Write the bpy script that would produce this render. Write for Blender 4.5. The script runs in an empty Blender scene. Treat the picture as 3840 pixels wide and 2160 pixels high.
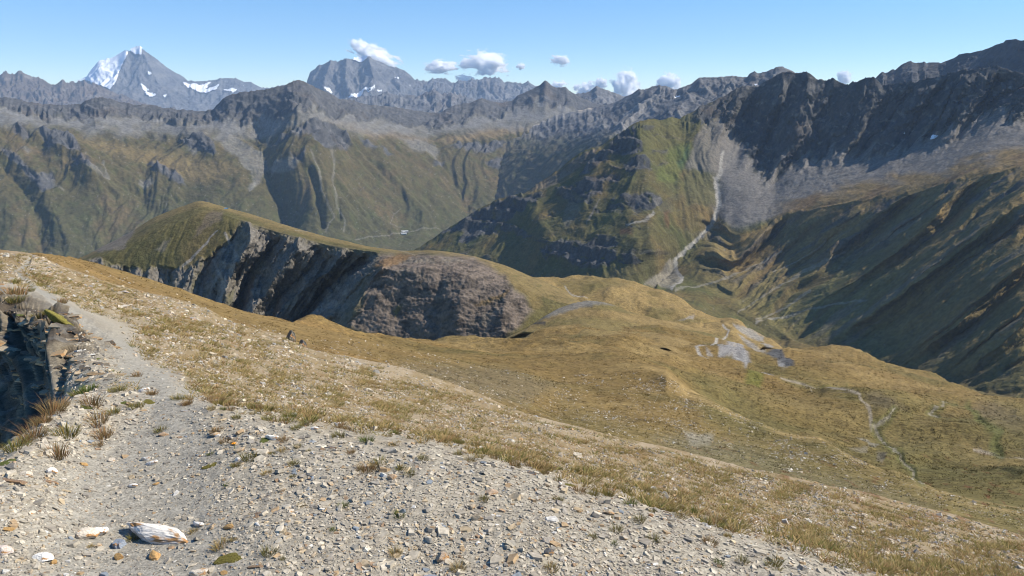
import bpy, bmesh, math, random
import numpy as np
from mathutils import Vector, Matrix

rad = math.radians
scene = bpy.context.scene
COL = scene.collection

# ------------------------------------------------------------------ camera
EYE = np.array([0.0, 0.0, 1.6])
PITCH = rad(14.22)
FPX = 2742.0                       # focal length in pixels of the 3840 px wide frame
cam_data = bpy.data.cameras.new('camera')
cam_data.sensor_width = 36.0
cam_data.lens = 36.0 * FPX / 3840.0
cam_data.clip_start = 0.05
cam_data.clip_end = 200000.0
cam = bpy.data.objects.new('camera', cam_data)
cam.location = EYE
cam.rotation_euler = (math.pi / 2 - PITCH, 0, 0)
COL.objects.link(cam)
scene.camera = cam

# ------------------------------------------------------------------ light
SUN_AZ, SUN_EL = rad(82), rad(43)   # azimuth clockwise from the viewing direction (+Y)
world = bpy.data.worlds.new('World')
scene.world = world
world.use_nodes = True
wn = world.node_tree
for n in list(wn.nodes):
    wn.nodes.remove(n)
sky = wn.nodes.new('ShaderNodeTexSky')
sky.sky_type = 'NISHITA'
sky.sun_disc = False
sky.sun_elevation = SUN_EL
sky.sun_rotation = SUN_AZ
sky.altitude = 2500
sky.air_density = 1.0
sky.dust_density = 0.1
sky.ozone_density = 2.5
bg = wn.nodes.new('ShaderNodeBackground')
bg.inputs['Strength'].default_value = 0.115
hs = wn.nodes.new('ShaderNodeHueSaturation')
hs.inputs['Saturation'].default_value = 1.32
wo = wn.nodes.new('ShaderNodeOutputWorld')
wn.links.new(sky.outputs[0], hs.inputs['Color'])
wn.links.new(hs.outputs[0], bg.inputs[0])
wn.links.new(bg.outputs[0], wo.inputs[0])

sd = bpy.data.lights.new('sun', 'SUN')
sd.energy = 5.0
sd.angle = rad(0.5)
sd.color = (1.0, 0.93, 0.82)
sun = bpy.data.objects.new('sun', sd)
sdir = Vector((math.sin(SUN_AZ) * math.cos(SUN_EL), math.cos(SUN_AZ) * math.cos(SUN_EL), math.sin(SUN_EL)))
sun.rotation_euler = sdir.to_track_quat('Z', 'Y').to_euler()
sun.location = (200, 40, 300)
COL.objects.link(sun)

vs = scene.view_settings
vs.view_transform = 'Standard'
vs.look = 'None'
vs.gamma = 1.0
vs.exposure = 0.55
vs.use_curve_mapping = False
cy = scene.cycles
cy.max_bounces = 24
cy.diffuse_bounces = 2
cy.glossy_bounces = 1
cy.transmission_bounces = 2
cy.volume_bounces = 24
cy.transparent_max_bounces = 8
cy.use_denoising = True
cy.filter_width = 1.05

# ------------------------------------------------------------------ noise
rng = np.random.default_rng(7)
_G = np.stack([np.cos(np.arange(256) * 2 * np.pi / 256), np.sin(np.arange(256) * 2 * np.pi / 256)], 1).astype(np.float32)
_G = _G[rng.permutation(256)]


def _hash(ix, iy, seed):
    n = ix.astype(np.uint32) * np.uint32(374761393) + iy.astype(np.uint32) * np.uint32(668265263) + np.uint32((seed * 2246822519) & 0xffffffff)
    n = (n ^ (n >> np.uint32(13))) * np.uint32(1274126177)
    return n ^ (n >> np.uint32(16))


def perlin(x, y, seed=0):
    x = np.asarray(x, np.float64); y = np.asarray(y, np.float64)
    fx0, fy0 = np.floor(x), np.floor(y)
    ix, iy = fx0.astype(np.int64), fy0.astype(np.int64)
    fx, fy = (x - fx0).astype(np.float32), (y - fy0).astype(np.float32)
    u = fx * fx * fx * (fx * (fx * 6 - 15) + 10)
    v = fy * fy * fy * (fy * (fy * 6 - 15) + 10)

    def g(dx, dy):
        k = _G[(_hash(ix + dx, iy + dy, seed) & np.uint32(255))]
        return k[..., 0] * (fx - dx) + k[..., 1] * (fy - dy)
    a = g(0, 0); a = a + u * (g(1, 0) - a)
    b = g(0, 1); b = b + u * (g(1, 1) - b)
    return (a + v * (b - a)) * 1.5


def fbm(x, y, octv=5, seed=0, gain=0.5, lac=2.03):
    s = 0; a = 1.0; t = 0
    for i in range(octv):
        s = s + a * perlin(x, y, seed + i * 17)
        t += a; a *= gain
        x = x * lac + 3.1; y = y * lac - 1.7
    return s / t


def ridged(x, y, octv=5, seed=0, gain=0.55, lac=2.07):
    s = 0; a = 1.0; t = 0; w = 1.0
    for i in range(octv):
        r = 1 - np.abs(perlin(x, y, seed + i * 13)) * 1.4
        r = np.clip(r, 0, 1) ** 2
        s = s + a * r * w
        w = np.clip(r * 1.6, 0, 1)
        t += a; a *= gain
        x = x * lac + 5.3; y = y * lac + 2.9
    return s / t


def erosion(x, y, gx, gy, scale, amp, octv=4, seed=0, gain=0.52, branch=1.1):
    """gullies that run down the slope (gx, gy): returns height (about -amp..amp)"""
    x = (x / scale); y = (y / scale)
    gx = gx.astype(np.float32).copy(); gy = gy.astype(np.float32).copy()
    out = np.zeros(x.shape, np.float32)
    a = 1.0; f = 1.0; tot = 0
    for o in range(octv):
        px, py = x * f + o * 11.3, y * f - o * 7.7
        ix0, iy0 = np.floor(px), np.floor(py)
        fx, fy = (px - ix0).astype(np.float32), (py - iy0).astype(np.float32)
        ix, iy = ix0.astype(np.int64), iy0.astype(np.int64)
        gl = np.sqrt(gx * gx + gy * gy) + 1e-6
        k = np.float32(2 * np.pi) * np.minimum(gl * 2.5, 1) / gl * np.float32(0.75)
        dx, dy = gy * k, -gx * k
        va = np.zeros_like(out); vx = np.zeros_like(out); vy = np.zeros_like(out); wt = np.zeros_like(out)
        for i in (-1, 0, 1, 2):
            for j in (-1, 0, 1, 2):
                h = _hash(ix + i, iy + j, seed + o * 31)
                hx = (h & np.uint32(1023)).astype(np.float32) / 1023 - 0.5
                hy = ((h >> np.uint32(10)) & np.uint32(1023)).astype(np.float32) / 1023 - 0.5
                qx, qy = fx - i - 0.5 * hx, fy - j - 0.5 * hy
                w = np.exp(-(qx * qx + qy * qy) * 2)
                m = qx * dx + qy * dy
                c, s = np.cos(m), np.sin(m)
                va += w * c; vx -= w * s * dx; vy -= w * s * dy; wt += w
        va /= wt; vx /= wt; vy /= wt
        out += a * va
        tot += a
        gx += np.float32(a * f * amp / scale * branch) * vx
        gy += np.float32(a * f * amp / scale * branch) * vy
        a *= gain; f *= 2.0
    return out * amp / tot * 1.4


def gully(sh, gx, gy, scale, amp, seed=0):
    x, y = sh.X[..., 0], sh.X[..., 1]
    m = 0.55 + 0.75 * fbm(x / (scale * 2.7), y / (scale * 2.7), 3, seed + 2)
    wx = x + scale * 0.5 * perlin(x / scale * 0.8, y / scale * 0.8, seed + 4); wy = y + scale * 0.5 * perlin(x / scale * 0.8 + 9, y / scale * 0.8, seed + 5)
    a = erosion(wx, wy, gx, gy, scale, amp, 3, seed) * np.clip(m, 0.1, 1.5)
    b = erosion(wx, wy, gx, gy, scale * 0.37, amp * 0.5, 3, seed + 9) * np.clip(1.4 - m, 0.3, 1.2)
    return a + b


def sstep(a, b, x):
    t = np.clip((x - a) / (b - a), 0, 1)
    return t * t * (3 - 2 * t)


def poly_mask(px, py, pts, soft=8.0):
    """1 inside the outline, falling to 0 over soft pixels outside/inside its edge"""
    pts = np.asarray(pts, float)
    lo, hi = pts.min(0) - soft * 2, pts.max(0) + soft * 2
    sel = (px > lo[0]) & (px < hi[0]) & (py > lo[1]) & (py < hi[1])
    out = np.zeros(px.shape, np.float32)
    if not sel.any():
        return out
    x, y = px[sel], py[sel]
    inside = np.zeros(x.shape, bool); d = np.full(x.shape, 1e9)
    n = len(pts)
    for i in range(n):
        ax, ay = pts[i]; bx, by = pts[(i + 1) % n]
        if ay != by:
            c = ((ay > y) != (by > y)) & (x < (bx - ax) * (y - ay) / (by - ay) + ax)
            inside ^= c
        ex, ey = bx - ax, by - ay
        t = np.clip(((x - ax) * ex + (y - ay) * ey) / (ex * ex + ey * ey + 1e-9), 0, 1)
        d = np.minimum(d, np.hypot(x - ax - t * ex, y - ay - t * ey))
    s = np.where(inside, d, -d)
    out[sel] = sstep(-soft, soft, s)
    return out


def line_dist(px, py, pts):
    """distance to a polyline, signed side (+ right of travel) and parameter 0..1 along it"""
    pts = np.asarray(pts, float)
    seg = np.hypot(*(pts[1:] - pts[:-1]).T); cum = np.concatenate([[0], np.cumsum(seg)])
    d = np.full(px.shape, 1e9); par = np.zeros(px.shape); side = np.zeros(px.shape)
    for i in range(len(pts) - 1):
        ax, ay = pts[i, :2]; bx, by = pts[i + 1, :2]
        ex, ey = bx - ax, by - ay
        t = np.clip(((px - ax) * ex + (py - ay) * ey) / (ex * ex + ey * ey + 1e-9), 0, 1)
        q = np.hypot(px - ax - t * ex, py - ay - t * ey)
        m = q < d
        d = np.where(m, q, d)
        par = np.where(m, (cum[i] + t * seg[i]) / cum[-1], par)
        side = np.where(m, np.sign((px - ax) * ey - (py - ay) * ex), side)
    return d, side, par


# ------------------------------------------------------------------ sheets of terrain
CP, SP = math.cos(PITCH), math.sin(PITCH)


def ray(px, py):
    u = (px - 1920.0) / FPX; v = (1080.0 - py) / FPX
    return u, CP + v * SP, v * CP - SP


def place(px, py, r):
    """world point on the sight line of (px, py) at horizontal distance r"""
    x, y, z = ray(px, py)
    k = r / np.sqrt(x * x + y * y)
    return np.stack([EYE[0] + x * k, EYE[1] + y * k, EYE[2] + z * k], -1)


def smooth1(a, s):
    if s <= 0:
        return a
    n = int(3 * s) + 1
    k = np.exp(-0.5 * (np.arange(-n, n + 1) / s) ** 2); k /= k.sum()
    return np.convolve(np.pad(a, n, 'edge'), k, 'valid')


def pchip(t, P, tq):
    """monotone cubic through P[k, ...] at t[k]"""
    h = np.diff(t).reshape([-1] + [1] * (P.ndim - 1))
    d = np.diff(P, axis=0) / h
    m = np.zeros_like(P)
    a, b = d[:-1], d[1:]
    w1 = 2 * h[1:] + h[:-1]; w2 = h[1:] + 2 * h[:-1]
    with np.errstate(divide='ignore', invalid='ignore'):
        mm = (w1 + w2) / (w1 / a + w2 / b)
    m[1:-1] = np.where(a * b > 0, mm, 0)
    m[0], m[-1] = d[0], d[-1]
    k = np.clip(np.searchsorted(t, tq, side='right') - 1, 0, len(t) - 2)
    hh = (t[k + 1] - t[k]).reshape([-1] + [1] * (P.ndim - 1))
    s = ((tq - t[k])).reshape([-1] + [1] * (P.ndim - 1)) / hh
    return ((1 + 2 * s) * (1 - s) ** 2 * P[k] + s * (1 - s) ** 2 * hh * m[k]
            + s * s * (3 - 2 * s) * P[k + 1] + s * s * (s - 1) * hh * m[k + 1])


def tan_of(px, py):
    x, y, z = ray(np.asarray(px, float), np.asarray(py, float))
    return z / np.hypot(x, y)


def below(upper, pts):
    """a curve on the hillside under another one: (px, py, steepness of the ground between them)"""
    upper = sorted(upper)
    ux = [q[0] for q in upper]
    out = []
    for px, py, s in pts:
        y0 = np.interp(px, ux, [q[1] for q in upper]); r0 = np.interp(px, ux, [q[2] for q in upper])
        T0, T = tan_of(px, y0), tan_of(px, py)
        out.append((px, py, float(r0 - max(0.0, (T0 * r0 - T * r0) / (s - T)))))
    return out


class Sheet:
    """A terrain sheet lofted through curves, each a list of (px, py, distance) given near to far or far to near."""

    def __init__(self, curves, px0, px1, dpx=4.0, dpy=4.0, smooth=3.0, sharp=(), jag=None, keep=()):
        nc = int((px1 - px0) / dpx) + 1
        cols = np.linspace(px0, px1, nc)
        PYc, LRc = [], []
        for i, c in enumerate(curves):
            c = sorted(c)
            cx = np.array([q[0] for q in c], float)
            y = np.interp(cols, cx, np.array([q[1] for q in c], float))
            lr = np.interp(cols, cx, np.log(np.array([q[2] for q in c], float)))
            y = smooth1(y, smooth if i not in keep else 0.6); lr = smooth1(lr, max(smooth, 6) * 2)
            if jag and i in jag:
                for (amp, wl, kind) in jag[i]:
                    if kind == 'r':
                        y = y - amp * (ridged(cols / wl, cols * 0 + i * 3.3, 4, seed=i + 5) - 0.45)
                    else:
                        y = y - amp * fbm(cols / wl, cols * 0 + i * 7.7, 4, seed=i + 9)
            PYc.append(y); LRc.append(lr)
        PYc, LRc = np.array(PYc), np.array(LRc)
        # rows: evenly spaced in what the eye sees, at least a few in each strip
        rows = [0.0]
        for k in range(len(curves) - 1):
            ext = np.percentile(np.abs(PYc[k + 1] - PYc[k]), 90)
            n = max(5, int(ext / dpy))
            rows += list(k + np.linspace(0, 1, n + 1)[1:])
        t = np.array(rows)
        tk = np.arange(len(curves), dtype=float)
        cuts = [0] + sorted(sharp) + [len(curves) - 1]
        PY = np.zeros((len(t), nc)); LR = np.zeros((len(t), nc))
        for a, b in zip(cuts[:-1], cuts[1:]):
            m = (t >= a) & (t <= b)
            if b - a == 1:
                s = (t[m] - a)[:, None]
                PY[m] = PYc[a] * (1 - s) + PYc[b] * s; LR[m] = LRc[a] * (1 - s) + LRc[b] * s
            else:
                PY[m] = pchip(tk[a:b + 1], PYc[a:b + 1], t[m]); LR[m] = pchip(tk[a:b + 1], LRc[a:b + 1], t[m])
        self.PX = np.broadcast_to(cols, PY.shape).copy()
        self.PY, self.R, self.T = PY, np.exp(LR), np.broadcast_to(t[:, None], PY.shape).copy()
        self.crests = PYc; self.cols = cols
        self.X = place(self.PX, self.PY, self.R)

    def warp(self, amp, wl, seed=1):
        """author coordinates with an uneven edge"""
        return (self.PX + amp * fbm(self.PX / wl, self.PY / wl, 4, seed),
                self.PY + amp * fbm(self.PX / wl + 40, self.PY / wl, 4, seed + 3))

    def push(self, dr):
        """move along the ground away from (+) or toward (-) the viewpoint side, keeps the profile line"""
        self.R = self.R + dr
        self.X = place(self.PX, self.PY, self.R)

    def normals(self):
        X = self.X
        du = np.gradient(X, axis=1); dv = np.gradient(X, axis=0)
        n = np.cross(du, dv)
        n /= np.linalg.norm(n, axis=-1, keepdims=True) + 1e-12
        n *= np.where((n[..., 2:] < 0), -1, 1)
        return n

    def grad(self):
        n = self.normals()
        nz = np.maximum(n[..., 2], 0.15)
        return -n[..., 0] / nz, -n[..., 1] / nz, n

    def lift(self, h, n=None, nk=0.5):
        """raise by h metres, nk of the way between straight up and along the normal"""
        up = np.zeros_like(self.X); up[..., 2] = 1
        if n is not None:
            up = up * (1 - nk) + n * nk
        self.X = self.X + up * h[..., None]


def grid_mesh(name, X, col=None, smooth=True, flip=None, quads=None):
    R, C = X.shape[:2]
    me = bpy.data.meshes.new(name)
    me.vertices.add(R * C)
    me.vertices.foreach_set('co', X.reshape(-1).astype(np.float32))
    idx = np.arange(R * C).reshape(R, C)
    q = np.stack([idx[:-1, :-1], idx[:-1, 1:], idx[1:, 1:], idx[1:, :-1]], -1).reshape(-1, 4)
    a, b, c = X.reshape(-1, 3)[q[len(q) // 2, 0]], X.reshape(-1, 3)[q[len(q) // 2, 1]], X.reshape(-1, 3)[q[len(q) // 2, 2]]
    if np.cross(b - a, c - a)[2] < 0:
        q = q[:, ::-1]
    if quads is not None:
        q = q[quads.reshape(-1)]
    me.loops.add(q.size)
    me.loops.foreach_set('vertex_index', np.ascontiguousarray(q).reshape(-1).astype(np.int32))
    me.polygons.add(len(q))
    me.polygons.foreach_set('loop_start', (np.arange(len(q)) * 4).astype(np.int32))
    if col is not None:
        at = me.color_attributes.new('Col', 'FLOAT_COLOR', 'POINT')
        rgba = np.ones((R * C, 4), np.float32); rgba[:, :3] = np.clip(col.reshape(-1, 3) * 0.86, 0, 1)
        at.data.foreach_set('color', rgba.reshape(-1))
    me.update(calc_edges=True)
    me.polygons.foreach_set('use_smooth', np.full(len(q), smooth))
    return me


def add(name, me, mat=None, parent=None, kind=None, label=None, category=None, group=None):
    o = bpy.data.objects.new(name, me)
    COL.objects.link(o)
    if mat is not None and me is not None and not me.materials:
        me.materials.append(mat)
    if parent is not None:
        o.parent = parent
    for k, v in (('kind', kind), ('label', label), ('category', category), ('group', group)):
        if v:
            o[k] = v
    return o


# ------------------------------------------------------------------ materials
def nodes_of(name):
    m = bpy.data.materials.new(name)
    m.use_nodes = True
    nt = m.node_tree
    b = nt.nodes['Principled BSDF']
    b.inputs['Specular IOR Level'].default_value = 0.15
    b.inputs['Roughness'].default_value = 0.92
    return m, nt, b


def terrain_mat(name, s1, s2, contrast=0.35, bump=0.5, bump_dist=1.0, spec=0.1):
    """colour from the ground cover, broken up by noise of size s1 and s2 metres, with fine relief"""
    m, nt, b = nodes_of(name)
    b.inputs['Specular IOR Level'].default_value = spec
    N, L = nt.nodes, nt.links
    at = N.new('ShaderNodeAttribute'); at.attribute_name = 'Col'
    geo = N.new('ShaderNodeNewGeometry')
    n1 = N.new('ShaderNodeTexNoise'); n1.inputs['Scale'].default_value = 1 / s1; n1.inputs['Detail'].default_value = 6
    n1.inputs['Roughness'].default_value = 0.65
    n2 = N.new('ShaderNodeTexNoise'); n2.inputs['Scale'].default_value = 1 / s2; n2.inputs['Detail'].default_value = 4
    L.new(geo.outputs['Position'], n1.inputs['Vector']); L.new(geo.outputs['Position'], n2.inputs['Vector'])
    ad = N.new('ShaderNodeMath'); ad.operation = 'ADD'
    L.new(n1.outputs['Fac'], ad.inputs[0]); L.new(n2.outputs['Fac'], ad.inputs[1])
    mr = N.new('ShaderNodeMapRange')
    mr.inputs['From Min'].default_value = 0.65; mr.inputs['From Max'].default_value = 1.35
    mr.inputs['To Min'].default_value = 1 - contrast; mr.inputs['To Max'].default_value = 1 + contrast
    L.new(ad.outputs[0], mr.inputs['Value'])
    mx = N.new('ShaderNodeVectorMath'); mx.operation = 'SCALE'
    L.new(at.outputs['Color'], mx.inputs[0]); L.new(mr.outputs[0], mx.inputs['Scale'])
    L.new(mx.outputs[0], b.inputs['Base Color'])
    bp = N.new('ShaderNodeBump'); bp.inputs['Strength'].default_value = bump; bp.inputs['Distance'].default_value = bump_dist
    L.new(n1.outputs['Fac'], bp.inputs['Height']); L.new(bp.outputs[0], b.inputs['Normal'])
    return m


def plain_mat(name, color, rough=0.85, spec=0.2):
    m, nt, b = nodes_of(name)
    b.inputs['Base Color'].default_value = (*color, 1)
    b.inputs['Roughness'].default_value = rough
    b.inputs['Specular IOR Level'].default_value = spec
    return m


def mixc(col, mask, c):
    c = np.asarray(c, np.float32)
    m = np.clip(mask, 0, 1)[..., None]
    return col * (1 - m) + c * m


GRASS_GOLD = (0.235, 0.165, 0.066)
GRASS_BROWN = (0.155, 0.107, 0.043)
GRASS_OLIVE = (0.105, 0.093, 0.034)
GRASS_GREEN = (0.072, 0.085, 0.028)
GRASS_LIME = (0.13, 0.15, 0.03)
HEATH = (0.12, 0.055, 0.028)
SCREE = (0.22, 0.21, 0.195)
SCREE_WARM = (0.24, 0.205, 0.165)
ROCK = (0.145, 0.142, 0.14)
ROCK_DARK = (0.085, 0.086, 0.09)
ROCK_BROWN = (0.13, 0.105, 0.085)
PALE = (0.36, 0.33, 0.285)
SNOW = (0.86, 0.88, 0.92)

# ------------------------------------------------------------------ far mountains
def behind(c, dpy, fr):
    """a hidden curve behind a crest"""
    return [(x, y + dpy, r * fr) for x, y, r in c]


def at_r(c, r):
    return [(x, y, r) for x, y in c]


def zc(pts, ox, oy, s=0.42785):
    """outline read from an enlargement whose corner is (ox, oy)"""
    return [(ox + a * s, oy + b * s) for a, b in pts]


mat_far = terrain_mat('distant_rock', 220, 50, 0.5, 0.8, 50)


def snow_child(parent, sh, mask, name, mat, lift, thr=0.5):
    q = (mask[:-1, :-1] + mask[1:, :-1] + mask[:-1, 1:] + mask[1:, 1:]) / 4 > thr
    if q.sum() < 2:
        return None
    r = np.where(q.any(1))[0]; c = np.where(q.any(0))[0]
    r0, r1, c0, c1 = r[0], r[-1] + 2, c[0], c[-1] + 2
    X = sh.X[r0:r1, c0:c1].copy(); X[..., 2] += lift
    me = grid_mesh(name, X, None, True, quads=q[r0:r1 - 1, c0:c1 - 1])
    return add(name, me, mat, parent=parent)


mat_snow, _nt, _b = nodes_of('snow')
_b.inputs['Base Color'].default_value = (0.82, 0.84, 0.87, 1)
_b.inputs['Roughness'].default_value = 0.7
_n = _nt.nodes.new('ShaderNodeTexNoise'); _n.inputs['Scale'].default_value = 0.012; _n.inputs['Detail'].default_value = 5
_bp = _nt.nodes.new('ShaderNodeBump'); _bp.inputs['Distance'].default_value = 25; _bp.inputs['Strength'].default_value = 0.5
_g = _nt.nodes.new('ShaderNodeNewGeometry')
_nt.links.new(_g.outputs['Position'], _n.inputs['Vector'])
_nt.links.new(_n.outputs['Fac'], _bp.inputs['Height']); _nt.links.new(_bp.outputs[0], _b.inputs['Normal'])


def far_ridge(name, crest, r, foot_py, foot_r, px0, px1, amp, scale, snows=(), rock=ROCK, jag=(5, 40), seed=1, ribs=(), tint=None, dp=3.0, smooth=0.8, sub=None):
    cr = [(p[0], p[1], r if len(p) < 3 else p[2]) for p in crest]
    ft = [(px0, foot_py, foot_r), (px1, foot_py, foot_r)]
    md = [(x, y * 0.5 + foot_py * 0.5, rr * 0.55 + foot_r * 0.45) for x, y, rr in cr]
    sh = Sheet([ft, md, cr, behind(cr, 60, 1.12)], px0, px1, dp, dp, smooth=smooth, sharp=(2,), keep=(2,),
               jag={2: [(jag[0] * 0.3, jag[1] * 1.5, 'r'), (jag[0] * 0.4, jag[1] * 0.8, 'f')]})
    w = 1 - np.abs(sh.T - 1.0) ** 2
    for pts, a, wd in ribs:
        d, s, t = line_dist(sh.PX, sh.PY, pts)
        sh.push(-a * np.exp(-np.abs(d) / wd) * (1 - sstep(2.0, 2.3, sh.T)))
    gx, gy, n = sh.grad()
    fall = sstep(2.5, 1.9, sh.T)
    e = gully(sh, gx, gy, scale, amp, seed)
    rd = ridged(sh.PX / 42 + sh.PY / 90, sh.PY / 34 - sh.PX / 130, 5, seed + 3) - 0.4
    crest_keep = 1 - 0.75 * np.exp(-((sh.T - 2.0) / 0.22) ** 2)
    sh.lift((e * 0.8 + rd * amp * 0.3) * fall * crest_keep, n, 0.6)
    v = fbm(sh.X[..., 0] / (scale * .5), sh.X[..., 2] / (scale * .25), 5, seed + 7)
    v2 = fbm(sh.X[..., 0] / (scale * 2), sh.X[..., 2] / (scale * 1.1), 3, seed + 8)
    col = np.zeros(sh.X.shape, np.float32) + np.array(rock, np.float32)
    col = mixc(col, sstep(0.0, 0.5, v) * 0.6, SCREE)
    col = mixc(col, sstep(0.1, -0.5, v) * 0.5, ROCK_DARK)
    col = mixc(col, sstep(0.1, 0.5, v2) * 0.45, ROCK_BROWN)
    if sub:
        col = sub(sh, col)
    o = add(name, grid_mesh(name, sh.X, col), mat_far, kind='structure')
    for nm, pts, holes, lf in snows:
        wx, wy = sh.warp(4, 16, seed + 11)
        m = poly_mask(wx, wy, pts, 1.5)
        m = m * (fbm(sh.PX / 14, sh.PY / 10, 3, seed + 12) > -0.85 + holes) * (sh.T < 2.05)
        snow_child(o, sh, m, nm, mat_snow, lf)
    return o, sh


combin = [(-300, 300), (180, 345), (230, 330), (274, 314), (300, 303), (325, 292), (334, 275), (352, 255), (372, 235), (407, 227), (441, 211),
          (466, 194), (484, 192), (509, 181), (526, 179), (539, 186), (556, 200), (591, 224), (621, 250), (655, 271), (685, 286), (706, 304),
          (736, 310), (770, 307), (796, 303), (826, 296), (847, 299), (882, 294), (903, 301), (920, 310), (946, 310), (967, 323), (985, 329),
          (1001, 333), (1036, 325), (1066, 320), (1150, 345), (1250, 390)]
snow_c = [('glacier', zc([(860, 312), (1000, 262), (1100, 212), (1128, 232), (1095, 300), (1060, 370), (1040, 440), (1015, 510), (960, 565), (860, 515), (740, 482), (630, 502), (745, 446), (790, 390)], 0, 100), 0.12, 45),
          ('snow_patch', zc([(1125, 210), (1190, 180), (1245, 178), (1240, 256), (1190, 246)], 0, 100), -0.3, 45),
          ('snow_patch', zc([(1600, 492), (1680, 520), (1750, 525), (1855, 485), (1790, 545), (1880, 545), (1935, 528), (1905, 570), (1820, 597), (1730, 582), (1650, 545)], 0, 100), 0.1, 35),
          ('snow_patch', zc([(1955, 568), (2085, 562), (2050, 585), (1980, 582)], 0, 100), 0.0, 30),
          ('snow_patch', zc([(1265, 578), (1310, 575), (1375, 605), (1335, 627), (1290, 605)], 0, 100), 0.0, 30),
          ('snow_patch', zc([(1225, 525), (1280, 535), (1310, 570), (1260, 560)], 0, 100), 0.2, 30),
          ('snow_patch', zc([(1295, 400), (1340, 430), (1300, 440)], 0, 100), 0.0, 30),
          ('snow_patch', zc([(1420, 615), (1475, 615), (1450, 635)], 0, 100), 0.0, 30),
          ('snow_patch', zc([(2110, 545), (2150, 520), (2140, 540)], 0, 100), 0.0, 30)]
far_ridge('snow_mountain', combin, 24000, 440, 20500, -60, 1240, 130, 900, snow_c, jag=(5, 26), seed=21,
          ribs=[(zc([(1115, 225), (1090, 330), (1030, 420), (980, 560)], 0, 100), 260, 22), (zc([(1235, 200), (1300, 330), (1380, 480), (1500, 620)], 0, 100), 350, 30)])
jorat = [(-300, 290), (-120, 300), (-40, 270), (0, 284), (9, 275), (30, 273), (43, 279), (55, 277), (68, 269), (83, 272), (103, 282), (122, 290), (141, 295), (155, 296), (171, 301),
         (186, 312), (201, 323), (214, 314), (224, 306), (235, 296), (248, 310), (262, 313), (280, 311), (300, 309), (321, 306), (345, 318), (364, 317), (398, 333), (430, 351),
         (480, 365), (560, 395), (640, 420)]
far_ridge('jagged_mountain', jorat, 17000, 450, 15000, -200, 660, 150, 520, [('snow_patch', zc([(545, 575), (565, 578), (550, 588)], 0, 100), 0, 20)], jag=(9, 30), seed=33, rock=ROCK_BROWN)
velan = [(1020, 400), (1100, 350), (1130, 330), (1150, 310), (1158, 288), (1167, 265), (1176, 261), (1184, 260), (1193, 247), (1208, 243), (1223, 236), (1235, 229), (1257, 233), (1278, 227),
         (1291, 223), (1321, 226), (1342, 222), (1372, 218), (1385, 219), (1392, 217), (1402, 226), (1428, 233), (1462, 249), (1505, 260), (1522, 268), (1539, 280), (1556, 299),
         (1582, 305), (1603, 309), (1612, 300), (1620, 295), (1638, 299), (1655, 296), (1676, 299), (1702, 310), (1719, 303), (1745, 305), (1770, 296), (1792, 301),
         (1817, 292), (1835, 296), (1856, 291), (1877, 294), (1890, 310), (1920, 312), (1954, 316), (1980, 307), (2006, 320), (2060, 345), (2160, 390), (2300, 420)]
snow_v = [('snow_patch', zc([(755, 300), (800, 285), (872, 272), (895, 283), (850, 312), (810, 325)], 1000, 100), 0.0, 35),
          ('glacier', zc([(700, 615), (740, 600), (780, 592), (850, 568), (900, 545), (945, 540), (955, 562), (890, 582), (800, 622), (745, 628)], 1000, 100), 0.2, 30),
          ('snow_patch', zc([(955, 563), (1015, 568), (1010, 580), (960, 574)], 1000, 100), 0.0, 25),
          ('snow_patch', zc([(485, 522), (540, 548), (600, 605), (530, 570)], 1000, 100), 0.1, 25),
          ('snow_patch', zc([(1115, 445), (1165, 478), (1150, 482), (1115, 460)], 1000, 100), 0.0, 25),
          ('snow_patch', zc([(1238, 500), (1280, 520), (1262, 525)], 1000, 100), 0.0, 25),
          ('snow_patch', zc([(1640, 540), (1662, 540), (1650, 552)], 1000, 100), 0.0, 25)]
far_ridge('massive_mountain', velan, 19000, 440, 16500, 1000, 2320, 170, 640, snow_v, jag=(7, 24), seed=45,
          ribs=[(zc([(700, 300), (690, 420), (720, 560)], 1000, 100), 500, 25), (zc([(900, 300), (940, 450), (900, 540)], 1000, 100), 500, 22), (zc([(560, 310), (520, 420), (500, 540)], 1000, 100), 500, 22)])
vel2 = [(1180, 400), (1278, 378), (1330, 372), (1400, 362), (1440, 350), (1454, 345), (1479, 357), (1520, 364), (1556, 362), (1600, 346), (1629, 334), (1645, 346), (1659, 357), (1700, 352), (1745, 360),
        (1770, 373), (1813, 382), (1900, 384), (2000, 400)]
far_ridge('rocky_spur_mountain', vel2, 12500, 470, 11000, 1200, 1980, 150, 420, [], jag=(6, 20), seed=52)
pk2 = [(2040, 390), (2120, 372), (2157, 355), (2191, 349), (2210, 343), (2225, 333), (2236, 322), (2255, 331), (2275, 337), (2294, 346), (2328, 356), (2345, 365), (2400, 372), (2500, 385)]
far_ridge('small_peak_mountain', pk2, 9500, 470, 8300, 2040, 2500, 60, 260, [], jag=(3, 20), seed=58)
rbk = [(3150, 330), (3240, 318), (3283, 293), (3298, 278), (3309, 268), (3322, 275), (3339, 265), (3356, 263), (3368, 252), (3382, 241), (3400, 235), (3416, 232), (3442, 239), (3455, 236), (3467, 232),
       (3476, 239), (3523, 239), (3553, 228), (3591, 209), (3634, 202), (3681, 190), (3724, 175), (3767, 156), (3810, 152), (3840, 156), (3960, 150), (4100, 190), (4300, 170)]
far_ridge('shaded_mountain', [(x, y, 5300 - (x - 3150) * 1.25) for x, y in rbk], 4700, 420, 3900, 3140, 4250, 30, 330, [], jag=(1.4, 60), seed=61, rock=(0.075, 0.075, 0.078))

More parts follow.
